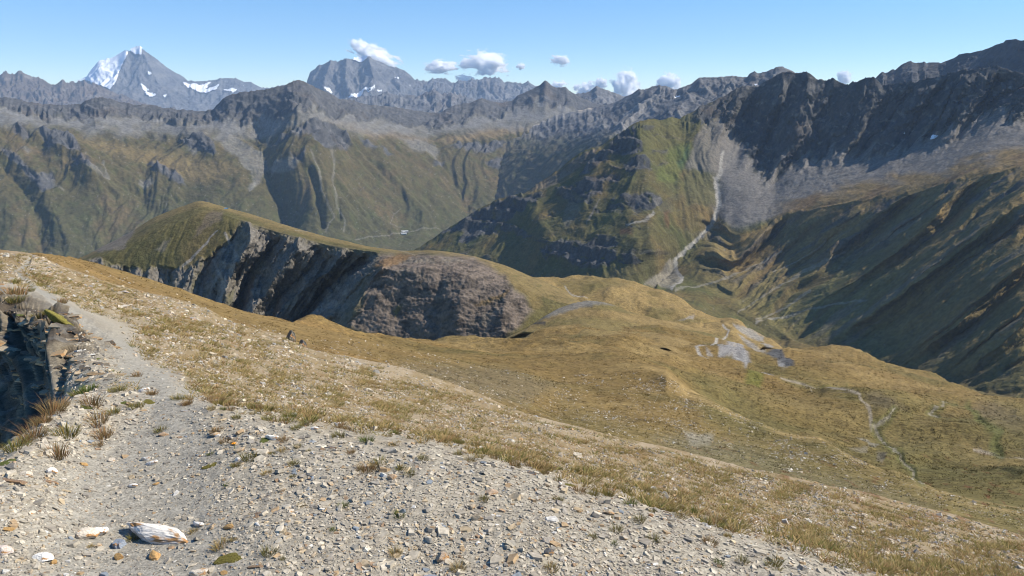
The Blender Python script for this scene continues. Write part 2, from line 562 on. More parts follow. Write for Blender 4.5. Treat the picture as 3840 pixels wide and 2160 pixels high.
# ------------------------------------------------------------------ far side of the valley
mat_mid = terrain_mat('hillside_cover', 70, 16, 0.42, 0.8, 16)
L4C = [(-400, 375, 6300), (-200, 360, 6300), (0, 367, 6200), (26, 366, 6200), (77, 374, 6200), (120, 385, 6200), (171, 393, 6200), (223, 395, 6200), (300, 391, 6150), (321, 378, 6150), (355, 367, 6100),
       (385, 367, 6100), (428, 374, 6100), (471, 387, 6100), (514, 393, 6100), (582, 395, 6100), (621, 406, 6100), (685, 412, 6100), (736, 419, 6100), (770, 415, 6050), (800, 410, 6000),
       (809, 395, 6000), (830, 376, 6000), (852, 359, 5950), (899, 348, 5900), (963, 340, 5850), (1027, 329, 5800), (1070, 318, 5800), (1088, 308, 5800), (1098, 304, 5800), (1124, 303, 5800), (1150, 308, 5850),
       (1180, 327, 5900), (1214, 340, 6000), (1240, 352, 6100), (1278, 372, 6200), (1325, 376, 6300), (1355, 387, 6400), (1389, 395, 6500), (1441, 397, 6600), (1505, 406, 6700),
       (1556, 415, 6800), (1608, 423, 6900), (1650, 423, 7000), (1668, 408, 7000), (1706, 395, 7100), (1762, 387, 7200), (1783, 376, 7200), (1809, 369, 7200), (1835, 378, 7300), (1869, 387, 7400),
       (1920, 378, 7500), (1942, 357, 7500), (1984, 340, 7500), (2027, 318, 7500), (2046, 300, 7500), (2061, 314, 7500), (2071, 323, 7500), (2088, 330, 7500), (2122, 327, 7500), (2140, 343, 7500),
       (2157, 354, 7500), (2220, 385, 7600), (2350, 420, 7800), (2500, 440, 8000)]
L4S = [(-400, 470, 5750), (0, 470, 5700), (200, 480, 5700), (350, 500, 5600), (600, 510, 5600), (780, 500, 5550), (900, 520, 5400), (1000, 510, 5350), (1110, 430, 5450), (1250, 470, 5650), (1400, 500, 5900), (1600, 510, 6200),
       (1800, 490, 6500), (2000, 480, 6700), (2200, 480, 6900), (2500, 500, 7200)]
L4M = below(L4S, [(-400, 610, .5), (0, 600, .5), (400, 600, .42), (800, 600, .42), (1100, 590, .55), (1400, 590, .5), (1700, 570, .4), (2000, 540, .4), (2200, 520, .4), (2500, 520, .4)])
L4B = below(L4M, [(-400, 800, .6), (0, 780, .6), (400, 780, .6), (800, 760, .6), (1200, 760, .6), (1500, 780, .6), (1700, 730, .6), (1900, 650, .6), (2200, 580, .6), (2500, 560, .6)])
L4F = below(L4B, [(-400, 985, .65), (0, 975, .65), (300, 980, .65), (700, 950, .65), (1100, 935, .55), (1500, 925, .42), (1650, 890, .5), (1800, 810, .6), (1950, 745, .65), (2200, 650, .65), (2500, 620, .65)])
L4N = [(x, y + 120, r * 0.82) for x, y, r in L4F]
sh = Sheet([L4N, L4F, L4B, L4M, L4S, L4C, behind(L4C, 90, 1.12)], -380, 2480, 3.6, 3.4, smooth=5, sharp=(5,), keep=(5,), jag={5: [(3, 30, 'r'), (2.5, 14, 'f')]})
mk = sstep(5.0, 4.6, sh.T)
# spurs stand forward, ravines are cut back (metres)
for pts, a, wd in [([(-100, 440), (0, 458), (90, 468), (180, 505), (290, 560), (340, 640)], 250, 55),
                   ([(1165, 432), (1185, 500), (1210, 600), (1230, 720)], 300, 85),
                   ([(700, 505), (760, 520), (800, 560)], 160, 34),
                   ([(360, 470), (430, 500), (480, 520)], 110, 26),
                   ([(1340, 480), (1420, 560), (1500, 680), (1590, 800)], 150, 60),
                   ([(0, 545), (130, 650), (190, 780), (240, 900)], 80, 46)]:
    d, s, t = line_dist(sh.PX, sh.PY, pts)
    sh.push(-a * np.exp(-np.sqrt(d * d + (0.3 * wd) ** 2) / wd) * mk)
for pts, a, wd in [([(960, 480), (985, 580), (1010, 660), (1050, 760), (1070, 850)], 200, 52),
                   ([(1250, 600), (1262, 700), (1275, 820)], 60, 14), ([(1165, 640), (1190, 720), (1205, 850)], 60, 14),
                   ([(0, 620), (90, 720), (160, 830), (150, 950)], 70, 30),
                   ([(560, 600), (520, 700), (560, 800)], 60, 40),
                   ([(2000, 560), (2020, 640), (2010, 720)], 170, 30), ([(1900, 560), (1930, 650), (1960, 720)], 130, 30), ([(1620, 520), (1680, 640), (1760, 800)], 110, 36)]:
    d, s, t = line_dist(sh.PX, sh.PY, pts)
    sh.push(a * np.exp(-np.sqrt(d * d + (0.3 * wd) ** 2) / wd) * mk)
gx, gy, n = sh.grad()
wx, wy = sh.warp(16, 60, 3)
rockm = np.zeros(sh.PX.shape, np.float32)
crest_d = sh.PY - np.interp(sh.PX, sh.cols, sh.crests[5])
band = np.interp(sh.PX, [-400, 0, 300, 700, 800, 900, 1100, 1240, 1320, 1600, 1800, 1900, 2050, 2200], [50, 45, 60, 55, 45, 110, 130, 80, 55, 60, 70, 40, 70, 60])
bn = fbm(sh.PX / 40, sh.PY / 80, 4, 5)
rockm = np.maximum(rockm, sstep(1.12, 0.9, crest_d / band + bn * 0.75) * (sh.T < 5.05))
for pts in [zc([(1560, 990), (1700, 940), (1790, 945), (1870, 1000), (1900, 1080), (1850, 1100), (1750, 1090), (1650, 1060)], 0, 100),
            zc([(380, 800), (440, 800), (540, 830), (620, 900), (700, 970), (740, 1050), (690, 1080), (560, 1060), (430, 1000), (340, 950), (200, 960), (60, 1060), (10, 1060), (200, 930)], 1000, 100),
            zc([(200, 1100), (260, 1110), (340, 1090), (330, 1150), (250, 1170)], 1000, 100),
            zc([(90, 850), (190, 840), (280, 950), (220, 990), (120, 930)], 0, 100), zc([(330, 900), (440, 900), (520, 920), (620, 960), (720, 1080), (640, 1100), (520, 1030), (420, 1050)], 0, 100),
            zc([(0, 1040), (60, 1060), (330, 1300), (420, 1440), (360, 1440), (200, 1260), (60, 1120)], 0, 100),
            zc([(340, 1290), (480, 1290), (470, 1400), (380, 1440)], 0, 100), zc([(640, 1140), (760, 1150), (800, 1230), (660, 1190)], 0, 100),
            zc([(1290, 1200), (1450, 1215), (1620, 1310), (1640, 1360), (1500, 1350)], 0, 100),
            zc([(1600, 1030), (1800, 1020), (2200, 1010), (2300, 1050), (1900, 1100), (1700, 1080)], 1000, 100),
            zc([(1900, 1180), (2300, 1120), (2480, 1100), (2500, 1180), (2200, 1230), (2000, 1240)], 1000, 100),
            zc([(2060, 1280), (2250, 1290), (2240, 1380), (2080, 1360)], 1000, 100), zc([(1460, 1170), (1560, 1200), (1540, 1230), (1470, 1210)], 1000, 100),
            zc([(820, 970), (900, 1000), (980, 1060), (950, 1080), (850, 1040)], 1000, 100), zc([(1010, 1030), (1060, 1060), (1120, 1110), (1080, 1130), (1030, 1090)], 1000, 100)]:
    rockm = np.maximum(rockm, poly_mask(wx, wy, pts, 6))
e = gully(sh, gx, gy, 300, 52, 71)
rd = ridged(sh.PX / 70 + sh.PY / 160, sh.PY / 46 - sh.PX / 200, 5, 72) - 0.4
scr = sstep(0.1, 0.5, fbm(sh.PX / 130, sh.PY / 60, 3, 88)) * 0
fade = sstep(5.5, 4.95, sh.T) * sstep(0.6, 1.4, sh.T)
keepc = 1 - 0.85 * np.exp(-((sh.T - 5.0) / 0.22) ** 2)
screem = sstep(3.7, 4.35, sh.T + 0.45 * fbm(sh.PX / 90, sh.PY / 60, 4, 74)) * (1 - rockm)
amp = (0.55 + 0.5 * rockm - 0.4 * screem) * fade * keepc * (1 - 0.55 * sstep(4.2, 4.8, sh.T))
sh.lift(e * amp + rd * (9 + 34 * rockm) * fade * keepc * (1 - 0.7 * screem), n, 0.6)
v = fbm(sh.X[..., 0] / 240, sh.X[..., 1] / 240, 5, 75)
v2 = fbm(sh.X[..., 0] / 60, sh.X[..., 1] / 60, 4, 76)
col = np.zeros(sh.X.shape, np.float32) + np.array((0.096, 0.078, 0.034), np.float32)
low = sstep(620, 840, sh.PY)
col = mixc(col, low * 0.75, (0.071, 0.07, 0.034))
col = mixc(col, sstep(0.05, 0.45, v) * 0.75, (0.128, 0.094, 0.047))
col = mixc(col, sstep(0.1, -0.4, v2) * 0.4, GRASS_GREEN)
for pts, c, s in [(zc([(650, 980), (900, 1010), (1150, 1060), (1500, 1120), (1900, 1180), (2100, 1260), (1800, 1370), (1500, 1290), (1200, 1170), (900, 1100)], 0, 100), (0.19, 0.14, 0.06), 22),
                  (zc([(500, 790), (700, 810), (900, 900), (1050, 970), (900, 960), (700, 900), (560, 850)], 1000, 100), (0.2, 0.145, 0.07), 10),
                  (zc([(1500, 1000), (1900, 890), (2200, 880), (2350, 930), (2000, 960), (1700, 1010)], 1000, 100), (0.23, 0.165, 0.085), 14),
                  (zc([(900, 950), (1100, 900), (1300, 960), (1500, 1010), (1300, 1020), (1050, 980)], 1000, 100), (0.2, 0.15, 0.09), 14)]:
    col = mixc(col, poly_mask(wx, wy, pts, s) * 0.7, c)
g = e / 60
col = mixc(col, screem * 0.92, (0.19, 0.184, 0.172))
col = mixc(col, screem * sstep(0.0, 0.5, v2) * 0.4, (0.22, 0.21, 0.19))
col = mixc(col, screem * sstep(0.0, 0.35, fbm(sh.PX / 60, sh.PY / 28, 4, 79)) * 0.4, (0.125, 0.108, 0.068))
# scree fans and stream beds below the cliffs
for pts in [zc([(1850, 960), (2000, 960), (2160, 1030), (2300, 1110), (2350, 1260), (2280, 1360), (2190, 1440), (2160, 1420), (2240, 1300), (2100, 1180), (1980, 1060)], 0, 100),
            zc([(0, 800), (350, 800), (300, 850), (60, 950), (0, 1060)], 1000, 100), zc([(60, 1180), (200, 1130), (290, 1170), (230, 1250), (40, 1290), (20, 1240)], 1000, 100),
            zc([(1150, 980), (1400, 1010), (1500, 1060), (1480, 1150), (1300, 1090)], 1000, 100), zc([(200, 1060), (280, 1090), (250, 1120)], 0, 100),
            zc([(640, 1140), (720, 1160), (870, 1230), (960, 1340), (930, 1340), (820, 1260)], 0, 100), zc([(1200, 1390), (1230, 1340), (1300, 1325), (1350, 1360), (1280, 1410)], 0, 100),
            zc([(1630, 1070), (1780, 1090), (1700, 1125)], 0, 100)]:
    col = mixc(col, poly_mask(wx, wy, pts, 7) * 0.65, (0.2, 0.19, 0.17))
for pts, wd in [(zc([(390, 1090), (430, 1200), (480, 1330), (470, 1440)], 1000, 100), 3), (zc([(560, 1000), (600, 1200), (580, 1330), (590, 1430)], 1000, 100), 3),
                (zc([(600, 0), (615, 180), (690, 300), (680, 400)], 1000, 700), 3), (zc([(465, 0), (540, 120), (580, 270), (520, 400)], 1000, 700), 2),
                (zc([(1170, 200), (1110, 240), (1080, 330), (1190, 360)], 1000, 700), 1.6), (zc([(2360, 1180), (2380, 1300), (2340, 1400)], 1000, 100), 2.2),
                (zc([(2120, 1200), (2200, 1260), (2230, 1380), (2190, 1440)], 0, 100), 4), (zc([(220, 1250), (400, 1330), (560, 1440)], 0, 100), 3),
                (zc([(900, 1180), (930, 1280), (960, 1340)], 0, 100), 3), ([(1330, 897), (1400, 889), (1440, 883), (1500, 876)], 1.8), ([(1535, 872), (1600, 862), (1650, 852)], 1.8)]:
    d, s, t = line_dist(wx * .6 + sh.PX * .4, wy * .6 + sh.PY * .4, pts)
    col = mixc(col, sstep(wd * 1.6, wd * 0.5, d) * 0.5, (0.23, 0.22, 0.19))
rk = np.zeros(sh.X.shape, np.float32) + np.array(ROCK_DARK, np.float32) * 1.05
rk = mixc(rk, sstep(0.0, 0.5, v2), ROCK)
rk = mixc(rk, sstep(0.0, 0.5, v) * 0.5, ROCK_BROWN)
col = col * (1 - rockm[..., None] * 0.93) + rk * rockm[..., None] * 0.93
st = fbm(sh.PX / 9, sh.PY / 9, 3, 78)
col = mixc(col, (st > 0.47) * (1 - rockm) * 0.5, SCREE)
add('valley_side_mountain', grid_mesh('valley_side_mountain', sh.X, col), mat_mid, kind='structure')
VALLEY = sh

# right-hand far ridge
LRC = [(1800, 470, 7400), (1950, 450, 7200), (2100, 430, 7000), (2200, 410, 6800), (2300, 388, 6600), (2345, 364, 6500), (2371, 351, 6400), (2396, 333, 6400), (2413, 338, 6300), (2452, 325, 6200), (2473, 320, 6200), (2508, 328, 6100), (2533, 338, 6000), (2555, 328, 6000),
       (2593, 313, 5900), (2619, 295, 5900), (2670, 293, 5800), (2713, 291, 5700), (2752, 287, 5700), (2782, 291, 5600), (2803, 291, 5600), (2811, 276, 5600), (2833, 268, 5600), (2846, 276, 5500),
       (2871, 268, 5500), (2906, 255, 5500), (2935, 252, 5500), (2961, 261, 5500), (2982, 274, 5500), (3010, 290, 5500), (3100, 320, 5500), (3250, 360, 5500)]
LRM = [(1800, 560, 6500), (2000, 560, 6000), (2200, 500, 5700), (2450, 420, 5500), (2700, 360, 5300), (3000, 340, 5100), (3250, 400, 5100)]
LRF = [(1800, 800, 5600), (2000, 740, 5300), (2200, 620, 5000), (2450, 520, 4800), (2700, 470, 4600), (3000, 450, 4500), (3250, 480, 4400)]
sh = Sheet([[(x, y + 90, r * .9) for x, y, r in LRF], LRF, LRM, LRC, behind(LRC, 80, 1.12)], 1820, 3200, 3.4, 3.2, smooth=5, sharp=(3,), keep=(3,), jag={3: [(2, 26, 'r'), (2, 16, 'f')]})
mk = sstep(3.0, 2.7, sh.T)
for pts, a, wd in [([(2475, 322), (2400, 400), (2330, 470), (2250, 560)], 220, 30), ([(2620, 297), (2560, 380), (2500, 440)], 200, 30), ([(2200, 350), (2160, 400), (2110, 440)], 100, 30)]:
    d, s, t = line_dist(sh.PX, sh.PY, pts)
    sh.push(-a * np.exp(-np.sqrt(d * d + (0.3 * wd) ** 2) / wd) * mk)
gx, gy, n = sh.grad()
wx, wy = sh.warp(14, 50, 13)
e = gully(sh, gx, gy, 280, 50, 91)
rd = ridged(sh.PX / 66 - sh.PY / 120, sh.PY / 44 + sh.PX / 160, 5, 92) - 0.4
cd = sh.PY - np.interp(sh.PX, sh.cols, sh.crests[3])
low = sstep(60, 150, cd + 30 * fbm(sh.PX / 80, sh.PY / 50, 4, 93) - np.interp(sh.PX, [1900, 2300, 2500, 3000], [-40, 20, 60, 120]))
fade = sstep(3.5, 2.95, sh.T); keepc = 1 - 0.85 * np.exp(-((sh.T - 3.0) / 0.2) ** 2)
sh.lift((e * 0.8 + rd * 20 * (1 - 0.5 * low)) * fade * keepc, n, 0.6)
v = fbm(sh.X[..., 0] / 200, sh.X[..., 2] / 120, 5, 95); v2 = fbm(sh.X[..., 0] / 60, sh.X[..., 2] / 50, 4, 96)
col = np.zeros(sh.X.shape, np.float32) + np.array(ROCK, np.float32)
col = mixc(col, sstep(0, 0.4, v) * 0.8, SCREE); col = mixc(col, sstep(0.05, -0.4, v2) * 0.6, ROCK_DARK); col = mixc(col, sstep(0.2, 0.5, v2) * 0.5, ROCK_BROWN)
gr = np.zeros(sh.X.shape, np.float32) + np.array((0.1, 0.085, 0.04), np.float32)
gr = mixc(gr, sstep(0, 0.4, v) * 0.6, (0.15, 0.11, 0.055)); gr = mixc(gr, sstep(0.15, -0.3, v2) * 0.5, GRASS_GREEN)
col = col * (1 - low[..., None] * .85) + gr * low[..., None] * .85
for pts in [zc([(1010, 650), (1250, 480), (1400, 450), (1280, 640), (1100, 760), (950, 860), (980, 760)], 1900, 150), zc([(200, 760), (260, 700), (500, 640), (640, 560), (740, 570), (720, 640), (500, 690), (300, 760)], 1900, 150)]:
    col = mixc(col, poly_mask(wx, wy, pts, 6) * 0.8, SCREE)
col = mixc(col, poly_mask(wx, wy, zc([(620, 600), (650, 560), (740, 565), (745, 600), (680, 640), (620, 660)], 1900, 150), 5) * 0.8, (0.42, 0.36, 0.28))
col = mixc(col, poly_mask(wx, wy, zc([(200, 768), (300, 700), (330, 715), (260, 755)], 1900, 150), 4) * 0.8, (0.42, 0.36, 0.28))
o = add('far_ridge_mountain', grid_mesh('far_ridge_mountain', sh.X, col), mat_mid, kind='structure')
for pts in [zc([(1468, 515), (1500, 488), (1516, 488), (1490, 512)], 1900, 150), zc([(2160, 412), (2200, 408), (2190, 418)], 1900, 150)]:
    snow_child(o, sh, poly_mask(sh.PX, sh.PY, pts, 1.5), 'snow_patch', mat_snow, 6, 0.35)

# ------------------------------------------------------------------ the mountain on the right
mat_right = terrain_mat('mountain_cover', 34, 8, 0.42, 0.8, 8)
L3C = [(1400, 1010, 2920), (1500, 970, 2920), (1578, 923, 2920), (1642, 880, 2920), (1727, 828, 2920), (1792, 786, 2920), (1856, 751, 2920), (1920, 732, 2920), (1963, 725, 2920), (2028, 681, 2922), (2093, 638, 2925), (2148, 591, 2928), (2191, 565, 2930), (2255, 544, 2940), (2306, 510, 2948), (2349, 484, 2955), (2379, 461, 2960), (2413, 450, 2987), (2452, 445, 3020), (2482, 452, 3054), (2512, 440, 3088), (2550, 445, 3131), (2576, 428, 3160), (2602, 419, 3190), (2627, 398, 3204), (2670, 381, 3228), (2713, 360, 3253), (2747, 338, 3272), (2777, 327, 3290), (2803, 320, 3285), (2824, 325, 3282), (2841, 328, 3279), (2858, 312, 3276), (2897, 290, 3270), (2932, 272, 3264), (2962, 270, 3260), (2984, 278, 3250), (3010, 272, 3238), (3031, 270, 3229), (3048, 288, 3221), (3065, 299, 3214), (3099, 301, 3199), (3129, 294, 3185), (3142, 308, 3180), (3168, 316, 3168), (3181, 318, 3162), (3194, 309, 3157), (3211, 310, 3149), (3232, 298, 3140), (3279, 292, 3119), (3296, 305, 3111), (3309, 320, 3106), (3360, 316, 3086), (3425, 309, 3060), (3489, 294, 3034), (3553, 279, 3014), (3617, 262, 2994), (3660, 265, 2982), (3703, 255, 2968), (3741, 247, 2955), (3767, 256, 2946), (3801, 269, 2933), (3840, 275, 2920), (4000, 300, 2892), (4250, 280, 2850)]
# foot of the cliffs / head of the scree
L3S = below(L3C, [(1400, 1030, .5), (1700, 880, .5), (1963, 780, .5), (2191, 660, .52), (2379, 600, .58), (2480, 600, .65), (2600, 520, .62), (2720, 500, .62), (2800, 560, .82), (2900, 640, .9), (3000, 620, .9), (3150, 580, .9), (3300, 560, .88), (3500, 520, .85), (3700, 460, .8), (3840, 430, .8), (4250, 430, .8)])
# outer edge of the bench
L3E = below(L3S, [(1400, 1050, .45), (1700, 940, .45), (1963, 860, .46), (2191, 780, .5), (2379, 740, .56), (2480, 740, .6), (2600, 760, .55), (2700, 830, .55), (2750, 885, .5), (2850, 850, .46), (2950, 805, .40), (3100, 772, .35), (3300, 742, .31), (3500, 700, .29), (3700, 655, .27), (3840, 625, .26), (4250, 560, .25)])
L3K = below(L3E, [(1400, 1065, .45), (1700, 970, .45), (1963, 910, .48), (2191, 850, .52), (2379, 825, .55), (2500, 840, .55), (2600, 870, .5), (2700, 950, .6), (2750, 1000, .85), (2900, 985, .95), (3050, 960, .95), (3200, 920, .88), (3350, 850, .6), (3500, 790, .4), (3840, 720, .32), (4250, 660, .3)])
L3L = below(L3K, [(1400, 1080, .45), (1700, 1000, .45), (1963, 960, .48), (2191, 920, .52), (2379, 910, .55), (2500, 930, .52), (2600, 980, .45), (2700, 1030, .4), (2850, 1080, .3), (3000, 1090, .3), (3300, 1050, .33), (3500, 990, .36), (3840, 950, .36), (4250, 900, .36)])
L3F = below(L3L, [(1400, 1120, .45), (1700, 1080, .5), (1963, 1080, .5), (2191, 1080, .5), (2379, 1085, .5), (2530, 1085, .42), (2650, 1120, .36), (2800, 1200, .28), (2950, 1290, .28), (3100, 1340, .29), (3300, 1400, .3), (3500, 1440, .31), (3840, 1500, .32), (4250, 1550, .36)])
sh = Sheet([[(x, y + 70, r * .86) for x, y, r in L3F], L3F, L3L, L3K, L3E, L3S, L3C, behind(L3C, 110, 1.18)], 1420, 4200, 3.2, 3.2, smooth=5, sharp=(4, 6), keep=(6,),
           jag={6: [(4, 40, 'r'), (4, 22, 'f')]})
sh.T = np.where(sh.T >= 4, sh.T - 1, np.where(sh.T >= 3, 3 - (4 - sh.T) * 0.5, sh.T * 2.5 / 3))
mk = sstep(5.0, 4.75, sh.T)
SPUR = [([(2379, 462), (2395, 530), (2412, 590), (2440, 680), (2460, 780), (2440, 900)], 120, 90),
        ([(2255, 545), (2230, 640), (2190, 760)], 50, 40), ([(2602, 420), (2630, 520), (2660, 620)], 60, 40),
        ([(1960, 726), (2000, 800), (2060, 900)], 90, 60)]
for pts, a, wd in SPUR:
    d, s, t = line_dist(sh.PX, sh.PY, pts)
    sh.push(-a * np.exp(-np.sqrt(d * d + (0.35 * wd) ** 2) / wd) * mk)
STREAM = [(2860, 345), (2800, 470), (2745, 560), (2712, 640), (2694, 700), (2700, 760), (2680, 820), (2640, 880), (2590, 930), (2540, 985), (2500, 1030), (2460, 1080)]
d, s, t = line_dist(sh.PX, sh.PY, STREAM)
sh.push(110 * np.exp(-np.sqrt(d * d + 18 ** 2) / 60) * mk * sstep(0.0, 0.15, t))
# ribs of the cliffs run down to the lower left; asymmetric, shaded on the left
crest = np.interp(sh.PX, sh.cols, sh.crests[6])
dn = sh.PY - crest
upper = sstep(2600, 2760, sh.PX) * sstep(3.55, 4.05, sh.T) * mk
u = sh.PX + 0.75 * dn + 26 * fbm(sh.PX / 120, sh.PY / 120, 4, 101)
for wl, a, sd in ((190, 100, 3), (84, 40, 4), (33, 9, 5)):
    p = u / wl + 0.9 * fbm(u / (wl * 2.2), dn / 400, 2, 110 + sd)
    f = p - np.floor(p)
    tri = np.where(f < 0.68, f / 0.68, (1 - f) / 0.32)
    wob = 0.6 + 0.7 * fbm(sh.PX / 90, sh.PY / 60, 3, 120 + sd)
    sh.push(-a * (tri - 0.5) * upper * np.clip(wob, 0, 1.5))
# lower slopes: long ribs falling to the stream on the left
lower = sstep(2560, 2720, sh.PX) * sstep(3.05, 2.9, sh.T) * sstep(0.9, 1.3, sh.T)
edge = np.interp(sh.PX, sh.cols, sh.crests[4])
dl = sh.PY - edge
u2 = sh.PX + 1.75 * dl + 40 * fbm(sh.PX / 260, sh.PY / 160, 3, 131)
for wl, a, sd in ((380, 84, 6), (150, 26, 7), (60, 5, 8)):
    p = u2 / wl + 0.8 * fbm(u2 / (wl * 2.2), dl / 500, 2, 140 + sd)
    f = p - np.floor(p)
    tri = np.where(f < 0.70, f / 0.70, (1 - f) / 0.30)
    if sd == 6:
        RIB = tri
    sh.push(-a * (tri - 0.5) * lower * sstep(-10, 60, dl) * (0.22 + 0.78 * np.maximum(sstep(330, 170, dl), sstep(3050, 3400, sh.PX))))
wx, wy = sh.warp(15, 60, 23)
rockm = np.zeros(sh.PX.shape, np.float32)
edge_b = np.interp(sh.PX, [2560, 2620, 2700, 2760, 2850, 3000, 3150, 3300, 3500, 3700, 3840, 4250], [10, 60, 70, 190, 360, 330, 260, 250, 210, 170, 170, 200])
rb = fbm(u / 46, dn / 200, 4, 150)
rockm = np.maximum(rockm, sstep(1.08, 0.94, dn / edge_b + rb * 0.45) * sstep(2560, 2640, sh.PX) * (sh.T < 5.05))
for pts in [zc([(1110, 740), (1180, 900), (1190, 960), (1060, 1000), (900, 1010), (830, 1090), (640, 1200), (700, 1080), (850, 970), (960, 850)], 1900, 150),
            zc([(1030, 1090), (1100, 1020), (1200, 1010), (1260, 1080), (1270, 1140), (1180, 1130), (1060, 1160)], 1900, 150),
            zc([(550, 1310), (600, 1260), (720, 1210), (840, 1180), (1000, 1180), (980, 1260), (870, 1250), (820, 1360), (720, 1390), (640, 1360)], 1900, 150),
            zc([(0, 1370), (160, 1360), (290, 1380), (260, 1449), (0, 1449)], 1900, 150), zc([(1000, 200), (1250, 170), (1350, 190), (1380, 260), (1290, 310), (1100, 290), (1000, 250)], 1900, 650),
            zc([(300, 640), (450, 600), (700, 600), (950, 620), (960, 760), (800, 850), (600, 800), (400, 720), (330, 760)], 1900, 650),
            zc([(500, 330), (640, 300), (900, 250), (1000, 300), (700, 400), (560, 380)], 1900, 650) if False else [(0, 0), (1, 0), (1, 1)],
            zc([(380, 400), (600, 240), (820, 120), (900, 95), (980, 105), (900, 200), (720, 320), (560, 430), (420, 520), (300, 540), (200, 500)], 1400, 700) if False else [(0, 0), (1, 0), (1, 1)],
            zc([(1500, 420), (1850, 210), (2000, 130), (2300, 80), (2330, 110), (2250, 200), (2100, 300), (1900, 440), (1680, 500), (1720, 400)], 1000, 700)]:
    rockm = np.maximum(rockm, poly_mask(wx, wy, pts, 5))
zz = sh.X[..., 2] + 75 * fbm(sh.PX / 170, sh.PY / 110, 4, 153)
rockm = rockm * sstep(-0.42, -0.2, fbm(sh.PX / 34, sh.PY / 22, 4, 154))
bandm = sstep(0.42, 0.3, (zz / 120) % 1) * sstep(0.0, 0.2, fbm(sh.PX / 80, sh.PY / 40, 4, 155)) * sstep(2600, 2360, sh.PX + 0.1 * sh.PY - 60 + 130 * fbm(sh.PX / 120, sh.PY / 120, 3, 156)) * mk * sstep(8, 30, dn)
rockm = np.maximum(rockm, 0.85 * bandm)
rockm = np.maximum(rockm, 0.75 * lower * sstep(0.1, 0.35, fbm(u2 / 110, dl / 120, 4, 152)) * sstep(320, 120, dl))
gx, gy, n = sh.grad()
e = gully(sh, gx, gy, 170, 22, 161)
rd = ridged(u / 70, sh.PY / 60 + sh.PX / 200, 5, 162) - 0.4
fade = sstep(5.5, 4.97, sh.T); keepc = 1 - 0.85 * np.exp(-((sh.T - 5.0) / 0.12) ** 2)
screem = upper * 0
scre = sstep(2640, 2720, sh.PX) * sstep(3.0, 3.12, sh.T) * (1 - rockm) * (sh.T < 5.02)
h = e * (0.55 + 0.5 * rockm - 0.35 * scre - 0.22 * lower) + rd * (3 + 9 * rockm) * (1 - 0.6 * scre)
terr = np.abs(((sh.X[..., 2] + 14 * fbm(sh.X[..., 0] / 200, sh.X[..., 1] / 200, 3, 163)) / 46) % 1 - 0.5)
h = h + (terr - 0.25) * 24 * sstep(2640, 2500, sh.PX) * (0.3 + rockm)
sh.lift(h * fade * keepc, n, 0.6)
v = fbm(sh.X[..., 0] / 130, sh.X[..., 1] / 130, 5, 165); v2 = fbm(sh.X[..., 0] / 30, sh.X[..., 1] / 30, 4, 166)
col = np.zeros(sh.X.shape, np.float32) + np.array((0.105, 0.092, 0.036), np.float32)
col = mixc(col, sstep(0, 0.4, v) * 0.6, GRASS_BROWN); col = mixc(col, sstep(0.05, -0.4, v) * 0.6, GRASS_GREEN); col = mixc(col, sstep(0.3, 0.6, v2) * 0.4, (0.17, 0.14, 0.07))
# bench meadows
bench = sstep(2850, 3050, sh.PX) * sstep(2.95, 3.02, sh.T) * sstep(3.52, 3.15, sh.T + 0.45 * fbm(sh.PX / 150, sh.PY / 50, 4, 167))
col = mixc(col, scre * 0.95, (0.178, 0.165, 0.15))
col = mixc(col, scre * sstep(0.1, 0.4, v2) * 0.4, (0.235, 0.21, 0.18))
col = mixc(col, bench * 0.9, (0.225, 0.155, 0.062))
col = mixc(col, bench * sstep(0.05, 0.35, v) * 0.6, (0.13, 0.08, 0.045))
col = mixc(col, lower * sstep(60, 10, dl) * 0.7, (0.25, 0.15, 0.055))
col = mixc(col, lower * sstep(0.72, 0.95, RIB + 0.15 * fbm(sh.PX / 60, sh.PY / 60, 3, 176)) * sstep(20, 120, dl) * 0.7, (0.27, 0.175, 0.06))  # golden grass on rib crests, with their sunlit edges painted into the colour
lowg = lower * sstep(150, 330, dl)
col = mixc(col, lower * 0.7, (0.215, 0.155, 0.064))
col = mixc(col, lowg * sstep(3500, 3100, sh.PX) * 0.75, (0.15, 0.142, 0.052))
col = mixc(col, lower * sstep(0.15, 0.4, fbm(u2 / 90, dl / 300, 4, 168)) * 0.55, (0.17, 0.155, 0.125))
col = mixc(col, lower * sstep(0.15, 0.4, fbm(u2 / 120 + 9, dl / 200, 4, 169)) * 0.45, (0.115, 0.07, 0.035))
col = mixc(col, lower * sstep(3350, 3600, sh.PX) * sstep(0.0, 0.4, v) * 0.75, (0.24, 0.155, 0.055))
